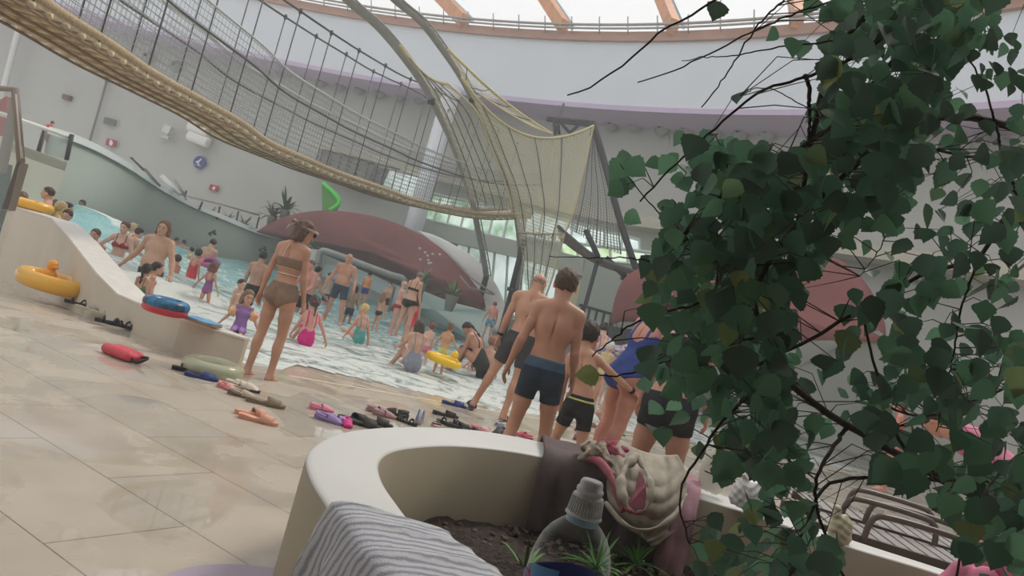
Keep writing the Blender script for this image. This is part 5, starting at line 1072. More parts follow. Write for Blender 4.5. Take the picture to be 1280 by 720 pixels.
# dark mauve towel and piled clothes on the far rim
M_mauve=cm('mauve',(112,88,92)); M_beige=cm('beige',(164,154,138)); M_pinkc=cm('rose',(176,98,112)); M_dk=cm('plumdark',(92,78,78))
xa=lambda t:(rim_at(t)[0],rim_at(t)[1])
V,F=drape([(-.06,.30),(-.03,.5),(.02,.575),(.2,.585),(.38,.58),(.5,.565),(.58,.45),(.60,.3),(.61,.14)],xa,3.15,5.75,.022,1.1,8,70)
solid(mk('towel',V,F,M_dk,label='dark mauve towel hanging over the far planter rim into the planter',cat='towel'))
V,F=drape([(.02,.60),(.2,.605),(.36,.60),(.48,.585),(.62,.45),(.64,.3),(.65,.13)],xa,2.98,3.42,.02,1.9,9,30)
solid(mk('towel',V,F,cm('dustypink',(158,118,128)),label='narrow dusty pink towel at the right end of the clothes pile',cat='towel'))
def sdfcloth(lo,hi,h,prims,m,name,label,cat,ns=.006,fr=34):
    F=Field(lo,hi,h)
    for p in prims:
        if p[0]=='c': F.cone(*p[1:])
        elif p[0]=='s': F.cone(*p[1:],sub=True)
        else: F.ell(*p[1:])
    X,Y,Z=F.grid((slice(None),)*3)
    xc=(lo[0]+hi[0])/2; sw=Z-1.1*(X-xc)**2+.03*np.sin(X*11+Y*8)+.015*np.sin(X*31+2)
    F.f=(F.f+ns*np.abs(np.sin(sw*fr*1.1))-ns*.5+ns*.8*np.sin(X*fr*.55+1.5*np.sin(Z*9))+ns*.35*np.sin(X*fr*1.6-Z*fr*1.2+2*np.sin(X*20))).astype(np.float32)
    v,f=F.mesh(); return mk(name,v,f,m,label=label,cat=cat)
def q3(x,y,Y): return tuple(dp(x,y,Y))
# beige hooded garment: one folded sheet sagging from the rim, with a rolled collar
NG=64; V=[]
for a in range(NG):
    v=a/(NG-1); w=50*max(.02,1-abs(2*v-.86)**2.4/1.14**2.4*.97)**.5
    for b_ in range(NG):
        u=2*b_/(NG-1)-1; px_=811+u*w-6*v; py_=566+106*v-7*(1-v)*u*u+u*9
        sw=v*5.2+1.3*u*u*(1-.3*v)+.12*sin(7*u+2)
        Yd=4.55-.34*v**.7-.15*sin(pi*min(1,v*1.05))*cos(u*1.45)-.020*abs(sin(pi*sw))*(.3+.9*v)-.012*sin(9*u+4*v)-.010*(1-v)*sin(17*u+3)
        V.append(dp(px_,py_,Yd))
t=thing('hooded_garment','crumpled beige hooded garment with pink lining on the clothes pile','clothes',q3(811,672,4.25))
solid(mk('fabric',V,[(a*NG+b_,a*NG+b_+1,(a+1)*NG+b_+1,(a+1)*NG+b_) for a in range(NG-1) for b_ in range(NG-1)],M_beige,t),.012)
def roll(pts,r,name,m,par):
    g=G(); P=resample(pts,26); rr=[r*(.75+.35*sin(k*.45)+.15*sin(k*1.3)) for k in range(26)]; g.tube(P,rr,10); return g.mk(name,m,par)
roll([q3(797,570,4.36),q3(782,584,4.2),q3(776,606,4.08),q3(781,628,4.0),q3(790,640,3.99)],.030,'hood_edge',M_beige,t)
roll([q3(797,570,4.36),q3(806,586,4.2),q3(813,604,4.06),q3(813,624,3.99),q3(805,640,3.98)],.020,'hood_edge',M_beige,t)
roll([q3(757,628,4.15),q3(780,655,4.02),q3(812,662,3.99),q3(842,645,4.05),q3(858,618,4.2)],.014,'hem_fold',M_beige,t)
g=G(); g.slab([q3(800,590,4.12),q3(808,606,4.03),q3(807,634,3.985),q3(784,634,3.985),q3(795,612,4.06)],(0,.02,0)); g.mk('lining',cm('rose_lining',(150,84,98)),t,smooth=False)
roll([q3(783,636,3.97),q3(794,641,3.96),q3(806,638,3.96)],.012,'lining_hem',cm('rose_lining',(150,84,98)),t)
g=G(); g.tube(resample([q3(733,572,4.35),q3(750,578,4.25),q3(765,600,4.15),q3(775,625,4.08),q3(780,640,4.05)],24),[.026]*12+[.020]*12,8); g.mk('strap_garment',cm('rose2',(164,92,106)),label='rose pink garment strap hanging left of the beige garment',cat='clothes')
lo=np.array(q3(720,590,4.4))-[.12,.25,.1]; hi=lo+np.array([.7,.8,.55])
sdfcloth(lo,hi,.008,[('e',q3(742,562,4.5),(.09,.09,.05),None,.03),('c',q3(735,570,4.4),q3(760,556,4.6),.035,.03,.02),('c',q3(752,556,4.45),q3(762,580,4.3),.028,.022,.02),('c',q3(762,580,4.3),q3(768,600,4.25),.022,.015,.02),('c',q3(728,573,4.35),q3(745,565,4.3),.03,.03,.02)],mat('pattern_cloth',(96,80,76),.8,col2=(176,160,138),nscale=30),'garment','small patterned grey and beige garment on the left top of the pile','clothes',.006,60)
lo=np.array(q3(765,575,4.5))-[.12,.25,.1]; hi=lo+np.array([.5,.7,.4])
sdfcloth(lo,hi,.008,[('c',q3(758,556,4.55),q3(775,572,4.45),.03,.03,.02),('c',q3(768,556,4.6),q3(780,566,4.5),.035,.03,.02),('c',q3(752,553,4.6),q3(770,560,4.6),.025,.03,.02)],mat('pink_check',(176,72,92),.8,col2=(92,44,56),nscale=26),'garment','crumpled crimson checked garment on top middle of the pile','clothes',.006,60)
# clear inflatable bag + white plastic bag on the rim
clear=clearmat('clear_plastic',(222,222,206),.5,.95)
b=dp(887,612,4.62); t=thing('clear_bag','clear rounded plastic bag standing on the planter rim right of the pile','bag',b)
F_=Field((-.16,-.08,-.02),(.16,.08,.36),.008); F_.cone((0,0,.06),(.0,0,.22),.05,.035,.02); F_.ell((0,0,.11),(.105,.045,.14),None,.03); F_.ell((0,0,.2),(.07,.035,.09),None,.05); v,f=F_.mesh(); mk('bag_body',v@ry(8).T+b,f,clear,t)
g=G(); g.box(b+[-.02,-.055,.10],(.11,.004,.008),ry(8)); g.tube([b+[-.05,-.05,.15],b+[-.03,-.052,.22],b+[.03,-.052,.22],b+[.04,-.05,.15]],.003,5); g.mk('print',mat('print_black',(60,56,50),.6),t)
b=dp(932,632,4.4); lo=b-[.14,.12,.06]; hi=b+[.2,.12,.24]
sdfcloth(lo,hi,.006,[('e',b+[0,0,.07],(.10,.06,.08),None,.02),('c',b+[-.07,0,.02],b+[.06,.0,.03],.04,.05,.03),('c',b+[.0,0,.12],b+[.07,-.02,.15],.025,.012,.02),('c',b+[-.03,0,.12],b+[-.06,-.02,.17],.02,.01,.02)],mat('white_bag',(226,226,224),.3,alpha=.8,spec=.5),'plastic_bag','crumpled white plastic bag on the planter rim beside the leaves','bag',.006,70)
b=dp(1050,668,4.3); lo=b-[.16,.12,.16]; hi=b+[.14,.12,.2]
sdfcloth(lo,hi,.007,[('e',b+[0,0,0],(.07,.05,.12),None,.02),('c',b+[-.03,0,.05],b+[-.05,0,.14],.03,.02,.02)],mat('pale_yellow_bag',(196,190,160),.4),'plastic_bag','pale yellowish bag hanging on the rim left of the loungers','bag',.006,70)
# ================================================================ BOTTLE
capT=dp(741,601,.86); bb=np.array([dp(715,705,.86)[0]-.004,.86,0]); bh=.345; zb=capT[2]-bh
M_clr=clearmat('bottle_plastic',(238,246,246),.03,.7); M_cap=mat('cap_white',(206,208,214),.4,alpha=.96)
tilt=np.eye(3); c0=np.array([capT[0],.86,zb])
t=thing('water_bottle','clear plastic water bottle with white sports cap in the foreground','bottle',c0)
prof=[(.005,0),(.04,.0),(.046,.01),(.0465,.03),(.044,.06),(.0465,.09),(.0465,.215),(.0462,.243),(.0450,.254),(.0425,.265),(.0385,.276),(.0325,.286),(.0250,.294),(.0180,.300),(.0155,.312)]
g=G(); g.lathe(prof,c0,48); g.mk('bottle_body',M_clr,t)
g=G(); g.lathe([(.0175,.296),(.0185,.298),(.0185,.306),(.0165,.308)],c0,36); g.mk('neck_ring',mat('ring_blue',(150,186,200),.3,alpha=.85),t)
g=G(); g.lathe([(.0192,.304),(.0212,.3045),(.0208,.307),(.0186,.309),(.0182,.319),(.0168,.3195),(.0166,.3235),(.0174,.324),(.0172,.328),(.0150,.3285),(.0148,.332),(.0156,.3325),(.0152,.336),(.0134,.3365),(.0130,.3425),(.0112,.3455),(.005,.3465)],c0,40)
for k in range(36): a=2*pi*k/36; g.tube([c0+[.0196*cos(a),.0196*sin(a),.306],c0+[.0176*cos(a),.0176*sin(a),.326]],.0006,4)
g.mk('sports_cap',M_cap,t)
def label_arc(a0,a1,z0f,z1f,r,m,nm,n=40):
    V=[];
    for i in range(n):
        a=radians(a0+(a1-a0)*i/(n-1)); V+= [(r*cos(a),r*sin(a),z0f(i/(n-1))),(r*cos(a),r*sin(a),z1f(i/(n-1)))]
    V=np.array(V)+c0; return mk(nm,V,[(2*i,2*i+2,2*i+3,2*i+1) for i in range(n-1)],m,t)
label_arc(0,360,lambda u:.07,lambda u:.234+.004*sin(u*12),.0474,mat('label_blue',(62,70,140),.35),'label')
label_arc(205,250,lambda u:.09,lambda u:.246+.006*u,.0476,mat('label_lightblue',(96,150,206),.3,alpha=.85),'label_panel')
label_arc(196,240,lambda u:.08,lambda u:.236-.02*u,.0478,mat('label_red',(190,50,70),.35),'label_stripe')
OV=label_arc(222,318,lambda u:.1,lambda u:.1+.147*max(0,sin(pi*u))**.45,.0481,mat('label_white',(214,216,218),.35),'label_oval')
for k,ch in enumerate('ólic'):
    cu=bpy.data.curves.new('lettering','FONT'); cu.body=ch; cu.size=.036; cu.extrude=.0006; cu.align_x='CENTER'
    o=bpy.data.objects.new('lettering',cu); C.objects.link(o); dg=bpy.context.evaluated_depsgraph_get(); me_=bpy.data.meshes.new_from_object(o.evaluated_get(dg)); bpy.data.objects.remove(o)
    a=radians(250+k*17-(3 if k else 0)); vs=np.array([v.co[:] for v in me_.vertices]); fs=[tuple(p.vertices) for p in me_.polygons]
    tx=np.array([-sin(a),cos(a),0]); nn=np.array([cos(a),sin(a),0]); P_w=vs[:,:1]*tx+vs[:,1:2]*np.array([0,0,1.])+vs[:,2:3]*nn+nn*.0486+c0+np.array([0,0,.211])
    mk('letter',P_w,fs,mat('letter_ink',(60,62,90),.4),OV,smooth=False)
# little round table that carries the bottle
t=thing('side_table','small round white side table under the water bottle','table',(c0[0]+.02,.80,0)); g=G(); g.lathe([(.01,zb-.025),(.2,zb-.025),(.21,zb-.015),(.2,zb-.001),(.01,zb-.001)],(c0[0]+.02,.80,0),40); g.mk('table_top',M_white,t); g=G(); g.lathe([(.2,0),(.2,.02),(.03,.04),(.03,zb-.02)],(c0[0]+.02,.80,0),24); g.mk('pedestal',M_steel,t)
# ================================================================ INFLATABLES
def torus(c,R,r,m,t,name,Rm=None,ry_=1,n=44,k=16,sq=1):
    V=[]
    for i in range(n):
        a=2*pi*i/n
        for j in range(k):
            b=2*pi*j/k; V.append(((R+r*cos(b))*cos(a),(R+r*cos(b))*sin(a)*ry_,r*sin(b)*sq+r*sq))
    V=np.array(V)
    if Rm is not None: V=V@Rm.T
    return mk(name,V+c,[(i*k+j,((i+1)%n)*k+j,((i+1)%n)*k+(j+1)%k,i*k+(j+1)%k) for i in range(n) for j in range(k)],m,t)
M_yel=mat('yellow_vinyl',(238,178,52),.25,spec=.5)
t=thing('swim_ring','orange yellow swim ring lying on the tall end of the parapet','swim ring',dp(39,262,11.2)); c=gp(38,262,.86); c=gp(38,262,.775); torus(c,.27,.085,M_yel,t,'ring',rz(0),1.0); g=G(); g.ell(c+[.2,-.2,.17],(.03,.03,.01)); g.mk('valve',M_yel,t)
c=gp(60,362,0); t=thing('duck_float','large yellow duck seat float lying on the floor by the parapet','float',c); Rr=rz(-28); torus(c,.47,.105,M_yel,t,'ring',Rr,.55)
g=G(); hd=c+Rr@np.array([-.13,.03,.18]); g.ell(hd,(.10,.09,.08)); g.ell(hd+[.02,.0,.12],(.07,.065,.075)); g.ell(hd+[.08,-.03,.11],(.05,.03,.018)); g.mk('duck_head',mat('duck_orange',(240,164,50),.3),t)
g=G(); g.ell(c+Rr@np.array([0,0,.05]),(.34,.18,.04)); g.mk('seat',mat('seat_yellow',(214,160,52),.4),t)
# multicolour ring lying on the parapet
c=gp(203,388,.40); c[2]=.365; c+=np.array([0,.05,0]); t=thing('swim_ring','blue and red patterned swim ring lying on the parapet','swim ring',c); m1=mat('ring_bluepat',(58,140,190),.25,col2=(40,60,78),nscale=9); torus(c+[0,0,.04],.165,.058,m1,t,'ring',rz(-20)); torus(c,.17,.048,mat('ring_red',(206,60,70),.25),t,'ring_underside',rz(-20)); g=G(); g.ell(c+[.05,-.06,.13],(.05,.02,.01),rz(30)); g.ell(c+[-.08,-.12,.13],(.05,.02,.01),rz(-20)); g.mk('print',mat('ring_tan',(190,170,110),.4),t)
c=gp(253,404,.355); t=thing('kickboard','blue and tan foam kickboard resting on the parapet','kickboard',c); Rr=rz(-24)
pl=[(-.2,-.12),(.15,-.12),(.19,-.06),(.19,.06),(.15,.12),(-.2,.12)]; g=G(); g.add(np.array([(x,y,z) for z in (0,.02) for x,y in pl])@Rr.T+c,[tuple(range(6))[::-1],tuple(range(6,12))]+[(i,(i+1)%6,6+(i+1)%6,6+i) for i in range(6)]); g.mk('foam_base',mat('foam_tan',(176,126,72),.6),t,smooth=False)
g=G(); g.add(np.array([(x,y,z) for z in (.02,.035) for x,y in pl])@Rr.T+c,[tuple(range(6))[::-1],tuple(range(6,12))]+[(i,(i+1)%6,6+(i+1)%6,6+i) for i in range(6)]); g.mk('foam_top',mat('foam_blue',(104,156,190),.5,noise=.2,nscale=14),t,smooth=False)
c=gp(258,470,0)+np.array([0,.12,0]); t=thing('swim_ring','transparent swim ring with yellow and aqua tint on the floor by the parapet','swim ring',c); torus(c,.21,.07,mat('ring_clear',(216,206,170),.08,spec=.7,alpha=.5),t,'ring',rz(0)); torus(c+[0,0,.02],.21,.05,mat('ring_aqua',(150,206,190),.1,spec=.6,alpha=.35),t,'tinted_chamber')
# duck ring around the child + head
c=dp(554,450,11.9); dz=.30; t=thing('duck_ring','bright yellow duck swim ring worn by the standing child','swim ring',c); torus(c+[0,0,-.06],.235,.062,mat('bright_yellow',(246,200,40),.3),t,'ring',ry(6)); g=G(); g.ell(c+[.16,-.12,.13],(.06,.055,.07)); g.ell(c+[.09,-.13,.05],(.16,.06,.05)); g.mk('duck_head',mat('bright_yellow',(246,200,40),.3),t)
t=thing('swim_ring','red and blue swim ring held by the bare-backed man','swim ring',dp(261,331,19.2)); torus(dp(261,332,19.0),.2,.07,mat('ring_redblue',(206,60,80),.3,col2=(60,70,150),nscale=3),t,'ring',rx(25))
c=gp(770,523,0); t=thing('swim_ring','small aqua ring lying on the floor near the green slides','swim ring',c); torus(c,.16,.03,mat('aqua_vinyl',(90,186,176),.3),t,'ring')
# pink pull bag
c=gp(151,447,0); t=thing('kickboard_bag','coral pink padded case with black strap on the floor','case',c); Rr=rz(-25); F_=Field((-.26,-.16,-.02),(.26,.16,.12),.01); F_.cone((-.14,.06,.045),(.14,.06,.045),.045,.045,.01); F_.cone((-.14,-.05,.045),(.14,-.05,.045),.045,.045,.03); F_.ell((0,0,.045),(.18,.09,.045),None,.03); v,f=F_.mesh(); mk('case',v@Rr.T+c,f,mat('coral_case',(212,78,92),.45,noise=.05),t)
g=G(); g.tube(resample([c+Rr@np.array(p) for p in ((.17,.05,.05),(.25,.06,.07),(.28,.0,.05),(.25,-.05,.02),(.18,-.04,.04))],16),.012,6); g.mk('strap',BLACK,t)
# ================================================================ FOOTWEAR
SO=[(.0,-.135),(.030,-.125),(.038,-.09),(.034,-.03),(.042,.04),(.048,.085),(.040,.12),(.015,.138),(-.018,.132),(-.042,.10),(-.046,.05),(-.034,-.02),(-.036,-.09),(-.028,-.125)]
def footwear(kind,x,y,yaw,col,scol,label,s=1.0,flip=0,pos=None,lift=0):
    c=gp(x,y,0) if pos is None else np.array(pos,float); c=c+np.array([0,0,lift]); R=rz(yaw)@ry(flip); m1=mat('sole_%d_%d_%d'%col,col,.7); m2=mat('upper_%d_%d_%d'%scol,scol,.6)
    t=thing({'slide':'slide_sandal','clog':'clog','sandal':'sandal'}[kind],label,'sandal' if kind!='clog' else 'clog',c); n=len(SO); up=.06 if abs(flip)>60 else 0
    P=np.array(SO)*1.0; V=[(p[0],p[1],0) for p in P]+[(p[0]*1.04,p[1]*1.02,.024+.01*(p[1]<-.05)) for p in P]
    V=np.array(V)*s; g=G(); g.add(V@R.T+c+[0,0,up*s],[tuple(range(n))[::-1],tuple(range(n,2*n))]+[(i,(i+1)%n,n+(i+1)%n,n+i) for i in range(n)]); g.mk('sole',m1,t,smooth=False)
    g=G(); k=12
    if kind=='slide':
        A=[];B=[]
        for i in range(k):
            a=pi*i/(k-1); A.append((.05*cos(a),.015-.01*sin(a),.015+.05*sin(a))); B.append((.047*cos(a),.10+.005*sin(a),.012+.038*sin(a)))
        V=np.array(A+B)*s; F=[(i,i+1,k+i+1,k+i) for i in range(k-1)]; V2=V*np.array([.93,1,.92]); g.add(np.vstack([V,V2])@R.T+c+[0,0,up*s],F+[tuple(j+2*k for j in f)[::-1] for f in F]+[(i,2*k+i,2*k+i+1,i+1) for i in range(k-1)]+[(k+i,k+i+1,3*k+i+1,3*k+i) for i in range(k-1)]); g.mk('strap',m2,t)
    elif kind=='sandal':
        for y0,y1,h_ in ((.03,.07,.05),(.08,.10,.038),(-.06,-.06,.05)):
            g.tube([(R@(np.array([.046*cos(a),y0+(y1-y0)*i/9,.015+h_*sin(a)])*s))+c+[0,0,up*s] for i,a in enumerate(np.linspace(0,pi,10))],.009*s,6)
        g.tube([(R@(np.array([x_,-.06+.05*0,.05])*s))+c for x_ in (-.03,.03)],.006*s,5); g.mk('straps',m2,t)
    else:
        V=[];q=14;m=8
        for i in range(m+1):
            b=i/m
            for j in range(q):
                a=pi*j/(q-1); V.append((.052*cos(a)*(1-.35*b*b),.0+.125*b,.015+.058*sin(a)*(1-.75*b*b)))
        V=np.array(V)*s; g.add(V@R.T+c+[0,0,up*s],[(i*q+j,i*q+j+1,(i+1)*q+j+1,(i+1)*q+j) for i in range(m) for j in range(q-1)]); g.tube([(R@(np.array([.045*cos(a),-.02-.10*sin(a),.045+.012*sin(a)])*s))+c+[0,0,up*s] for a in np.linspace(0,pi,12)],.008*s,6); g.mk('upper',m2,t); solid(bpy.context.scene.objects[-1] if False else t.children[-1],.006*s)
    return t
FW=[('sandal',97,381,-70,(40,38,38),(46,44,46),'black sandal nearest the yellow duck float',1.1,0),
('sandal',108,376,-60,(44,42,40),(50,48,48),'black sandal leaning behind the beige sandals',1.1,0),
('slide',110,388,-75,(196,186,164),(168,160,146),'beige slide, left one of the beige pair',1.1,0),('slide',128,394,-70,(200,190,168),(176,168,150),'beige slide, right one of the beige pair',1.1,0),
('sandal',137,405,-72,(38,36,38),(48,46,50),'black sandal, left one below the beige pair',1.15,0),('sandal',152,409,-72,(38,36,38),(48,46,50),'black sandal, right one below the beige pair',1.15,0),
('sandal',234,465,-70,(42,38,36),(54,46,42),'dark brown sandal beside the transparent ring',1.0,0),('slide',251,473,-70,(48,62,120),(58,72,136),'blue slide in front of the transparent ring',1.05,0),
('clog',284,487,-110,(206,128,134),(226,150,152),'small pink clog left of the spotted clogs',.8,0),('clog',298,485,-60,(216,206,190),(206,194,176),'cream and dark spotted clog, farther one of the pair',.95,0),('clog',308,487,-100,(70,62,58),(216,204,188),'cream clog with dark holes, right one of the spotted pair',.95,0),('clog',302,496,-80,(120,104,90),(190,172,152),'brownish clog lying closest below the spotted pair',.9,0),
('slide',331,506,-76,(128,112,92),(136,120,100),'taupe thick slide right of the spotted clogs',1.2,0),
('slide',322,527,-80,(216,158,134),(220,162,138),'salmon pink slide, nearer one of the pair',1.1,0),('slide',314,519,-50,(214,156,132),(220,162,138),'salmon pink slide, farther one of the pair',1.0,0),
('clog',401,513,-60,(214,128,150),(228,146,168),'small pink clog alone behind the purple one',.85,0),('clog',410,527,-95,(140,118,168),(156,132,184),'purple clog nearest the planter rim corner',.95,0),('clog',422,528,-80,(150,130,176),(164,140,190),'lighter purple clog touching the magenta one',.85,0),
('clog',433,532,200,(190,40,110),(206,60,130),'magenta clog seen from its open heel',.85,0),('slide',441,526,-40,(46,44,40),(54,52,46),'tall dark slide standing behind the magenta clog',1.2,0),
('slide',452,532,-80,(48,48,42),(60,58,52),'dark olive slide lying next to the rim, left one',1.2,0),('slide',468,530,-85,(44,44,40),(58,58,52),'dark olive slide lying next to the rim, right one',1.2,0),
('clog',472,516,-60,(150,116,118),(172,136,138),'mauve clog, left one of the mauve pair',.95,0),('clog',480,521,-70,(150,116,118),(172,136,138),'mauve clog, right one of the mauve pair',.9,0),
('clog',494,519,100,(48,46,42),(56,54,48),'dark olive clog pointing away, right of the mauve pair',1.0,0),('sandal',508,529,60,(42,40,38),(60,58,56),'black sandal left of the blue and white shoe',.9,0),
('slide',545,534,10,(180,150,140),(190,170,164),'grey pink slide close to the rim',1.0,0),('slide',556,520,-70,(44,42,38),(54,50,42),'dark slide, farther one right of the grey pink slide',1.1,0),('sandal',561,531,-60,(40,38,38),(60,58,56),'black strapped sandal close to the rim',1.1,0),('slide',572,535,-66,(48,46,44),(66,62,58),'dark grey slide right of the black strapped sandal',1.1,0),
('slide',590,541,-60,(60,50,52),(70,60,60),'dark slide in front of the pink one',.9,0),('clog',601,541,-100,(200,116,130),(216,134,144),'pink clog between the dark slide and the boys legs',.9,0),
('slide',567,507,-75,(44,58,110),(58,74,140),'blue and white slide with its toe towards the left',1.15,0),
('clog',624,533,10,(150,156,170),(196,198,206),'grey white clog behind the black round-toed shoe',1.0,0),('clog',624,543,160,(44,42,42),(56,54,54),'black round-toed shoe with pale inside',1.05,0),
('clog',655,547,40,(196,90,110),(214,110,128),'pink shoe glimpsed between the legs of the tall boy',.9,0),('slide',662,557,-70,(46,46,42),(58,56,50),'dark slide between the legs of the tall boy',1.1,0),('sandal',703,560,-40,(44,40,40),(56,52,52),'black sandal between the legs of the smaller boy',1.0,0),
('clog',729,553,-110,(110,96,130),(128,112,150),'greyish purple clog just behind the clothes pile',1.0,0),('slide',727,540,-60,(130,100,84),(150,120,100),'brown slide right behind the purple clog',.9,0),
('slide',757,540,-80,(106,150,106),(120,164,118),'green slide being picked up, left one',1.0,0),('slide',771,543,-70,(106,150,106),(120,164,118),'green slide being picked up, right one',1.0,0),
('slide',735,531,-75,(150,110,96),(170,126,110),'reddish brown slide by the bending bather foot',1.0,0)]
for a in FW: footwear(*a)
# small blue-white sneaker cup
c=gp(523,530,0); t=thing('water_shoe','blue and white striped shoe standing upright among the slides','shoe',c); F_=Field((-.08,-.08,-.02),(.08,.08,.2),.007); F_.cone((0,0,.04),(.0,0,.13),.045,.036,.01); F_.cone((0,0,.13),(0,0,.2),.028,.028,.01,sub=True); v,f=F_.mesh(); mk('shoe_body',v+c,f,mat('shoe_blue',(86,96,150),.6,col2=(206,210,222),nscale=10),t)
g=G(); g.box(c+[0,-.045,.09],(.03,.012,.12)); g.mk('lace_panel',mat('lace_white',(220,222,226),.7),t)
# ================================================================ LOUNGERS
def lounger(c,yaw,label,arm=True):
    R=rz(yaw); t=thing('sun_lounger',label,'lounger',(c[0],c[1],0),'dark sun loungers behind the planter'); W=lambda x,y,z:R@np.array([x,y,0])+np.array([c[0],c[1],z]); M_l=mat('lounger_brown',(74,62,54),.45); H_=.36
    for s_ in (-1,1): g=G(); g.box(W(0,s_*.32,H_),(2.0,.035,.07),R); g.mk('side_rail',M_l,t,smooth=False)
    g=G()
    for k in range(17): g.box(W(-.92+k*.115,0,H_+.03),(.088,.62,.01),R)
    g.mk('webbing',mat('webbing_grey',(150,144,140),.6,noise=.1),t,smooth=False)
    for sx in (-1,1):
        for s_ in (-1,1): g=G(); g.box(W(sx*.85,s_*.3,H_/2),(.05,.05,H_),R); g.mk('leg',M_l,t,smooth=False)
    if arm:
        for s_ in (-1,1): g=G(); g.tube(resample([W(-.52,s_*.33,H_),W(-.5,s_*.33,H_+.16),W(-.4,s_*.33,H_+.22),W(.1,s_*.33,H_+.22),W(.2,s_*.33,H_+.16),W(.22,s_*.33,H_)],24),.024,8); g.mk('armrest',mat('arm_brown',(92,78,70),.35),t)
for (x,y,ya,lb) in ((1150,690,-10,'dark slatted sun lounger nearest behind the planter rim'),(1180,655,-12,'dark slatted sun lounger behind the nearest one'),(1290,690,-10,'sun lounger at the right picture edge')):
    c=gp(x,y,.36) if 'nearest behind' in lb else c0_+rz(-10)@(np.array([.25,.80,0]) if 'nearest one' in lb else np.array([2.2,.1,0]))
    if 'nearest behind' in lb: c0_=c
    lounger(c,ya,lb)
# ================================================================ TREE
def leafgeo(L,seed):
    rr=np.random.RandomState(seed); k=13; V=[];W=[0,.50,.82,.97,1.0,.97,.89,.77,.62,.46,.30,.14,0]; fold=rr.uniform(.1,.5); curl=rr.uniform(-.5,.3)
    for i in range(k):
        t=i/(k-1); w=W[i]*.45*L*(1+ (.07 if i%2 else -.05)); x=t*L; z=curl*L*.35*t*t
        V+=[(-w,x,z+fold*w*.6),(-w*.5,x+.015*L,z+fold*w*.3),(0,x,z),(w*.5,x+.015*L,z+fold*w*.3),(w,x,z+fold*w*.6)]
    F=[(i*5+j,i*5+j+1,(i+1)*5+j+1,(i+1)*5+j) for i in range(k-1) for j in range(4)]
    return np.array(V),F
LG=[leafgeo(1.0,i) for i in range(6)]
M_bark=mat('tree_bark',(62,54,46),.85,noise=.3,nscale=20,bump=.5,bscale=60); M_twig=mat('twig_brown',(70,58,50),.8)
TB=np.array([2.55,2.9,.12]); trunk=resample([TB,(2.5,2.85,.8),(2.55,2.7,1.4),(2.45,2.5,2.0),(2.2,2.3,2.6),(1.9,2.1,3.1)],30)
tree=thing('tree','large leafy tree with drooping branches rising from the planter at right','tree',TB)
g=G(); g.tube(trunk,np.linspace(.085,.03,30),12); g.mk('trunk',M_bark,tree)
BR_=[([(1400,690,2.6),(1280,640,2.3),(1180,597,2.1),(1060,532,1.95),(990,480,1.85),(955,420,1.8),(938,360,1.75),(925,300,1.7)],.020,.006),
([(1420,215,2.4),(1280,165,2.1),(1200,146,2.0),(1130,160,1.9),(1060,215,1.8),(1005,270,1.75),(960,330,1.7),(930,400,1.7)],.016,.005),
([(1330,-60,2.2),(1200,-10,2.0),(1130,60,1.9),(1060,140,1.8),(985,195,1.75),(915,235,1.7),(850,300,1.7)],.015,.004),
([(1180,-60,2.0),(1090,10,1.9),(1040,80,1.85),(1015,170,1.8),(1000,260,1.8),(985,360,1.75)],.012,.004),
([(1400,340,2.4),(1280,262,2.1),(1225,320,2.0),(1150,345,1.9),(1090,380,1.9),(1020,420,1.85),(950,455,1.8)],.010,.004),
([(1400,140,2.3),(1290,190,2.1),(1215,195,2.0),(1150,185,1.9),(1080,195,1.9)],.007,.003),
([(1290,640,2.3),(1190,610,2.0),(1130,560,1.9),(1100,480,1.9),(1080,400,1.9)],.008,.003),
([(1180,600,2.1),(1050,600,1.9),(1010,650,1.8),(985,730,1.7)],.007,.003),([(1060,532,1.95),(1020,600,1.8),(1035,680,1.75),(1065,740,1.7)],.006,.003),
([(990,480,1.85),(930,500,1.75),(880,560,1.7),(850,620,1.7),(862,680,1.7)],.006,.002),([(955,420,1.8),(880,440,1.7),(820,455,1.65),(775,470,1.6),(735,466,1.55)],.004,.0015),
([(938,360,1.75),(870,380,1.7),(800,400,1.65),(765,425,1.6),(740,446,1.6)],.004,.0015),([(925,300,1.7),(860,330,1.7),(780,322,1.7),(735,322,1.7),(686,320,1.7)],.003,.001),
([(1060,-30,1.9),(945,-15,1.8),(895,0,1.7),(852,26,1.7),(822,42,1.7),(795,70,1.7),(767,90,1.7),(727,113,1.7),(709,119,1.7)],.0045,.0018),([(1080,-10,1.9),(990,18,1.8),(930,45,1.7),(880,70,1.7),(840,90,1.7),(797,103,1.7)],.0035,.0015),
([(1060,50,1.85),(980,58,1.8),(925,68,1.75),(880,72,1.7),(852,76,1.7)],.003,.001),([(1000,-20,1.8),(947,32,1.7),(915,82,1.7),(895,112,1.7),(877,134,1.7)],.003,.0015),([(1090,60,1.85),(1010,95,1.8),(955,112,1.75),(920,137,1.7),(873,180,1.7),(838,212,1.7),(800,252,1.7)],.0045,.002),
([(1060,140,1.85),(1020,140,1.8),(960,110,1.8),(925,120,1.7)],.002,.001),([(1280,262,2.1),(1255,200,2.1),(1235,120,2.0),(1205,60,2.0)],.005,.002),([(1400,420,2.5),(1290,470,2.2),(1220,500,2.1),(1150,520,2.0),(1090,500,1.9)],.007,.003),([(1400,560,2.5),(1290,560,2.2),(1230,620,2.0),(1200,700,1.9),(1190,740,1.9)],.006,.003),
([(960,330,1.7),(900,330,1.6),(850,290,1.6),(800,240,1.6),(775,205,1.6)],.003,.0012),([(1080,195,1.9),(1120,250,1.9),(1100,310,1.9),(1075,345,1.9)],.003,.001),([(1225,320,2.0),(1200,390,1.95),(1190,450,1.95),(1170,540,1.95)],.004,.0015),([(1010,100,1.8),(1012,160,1.8),(1010,205,1.8)],.006,.003)]
allpts=[]
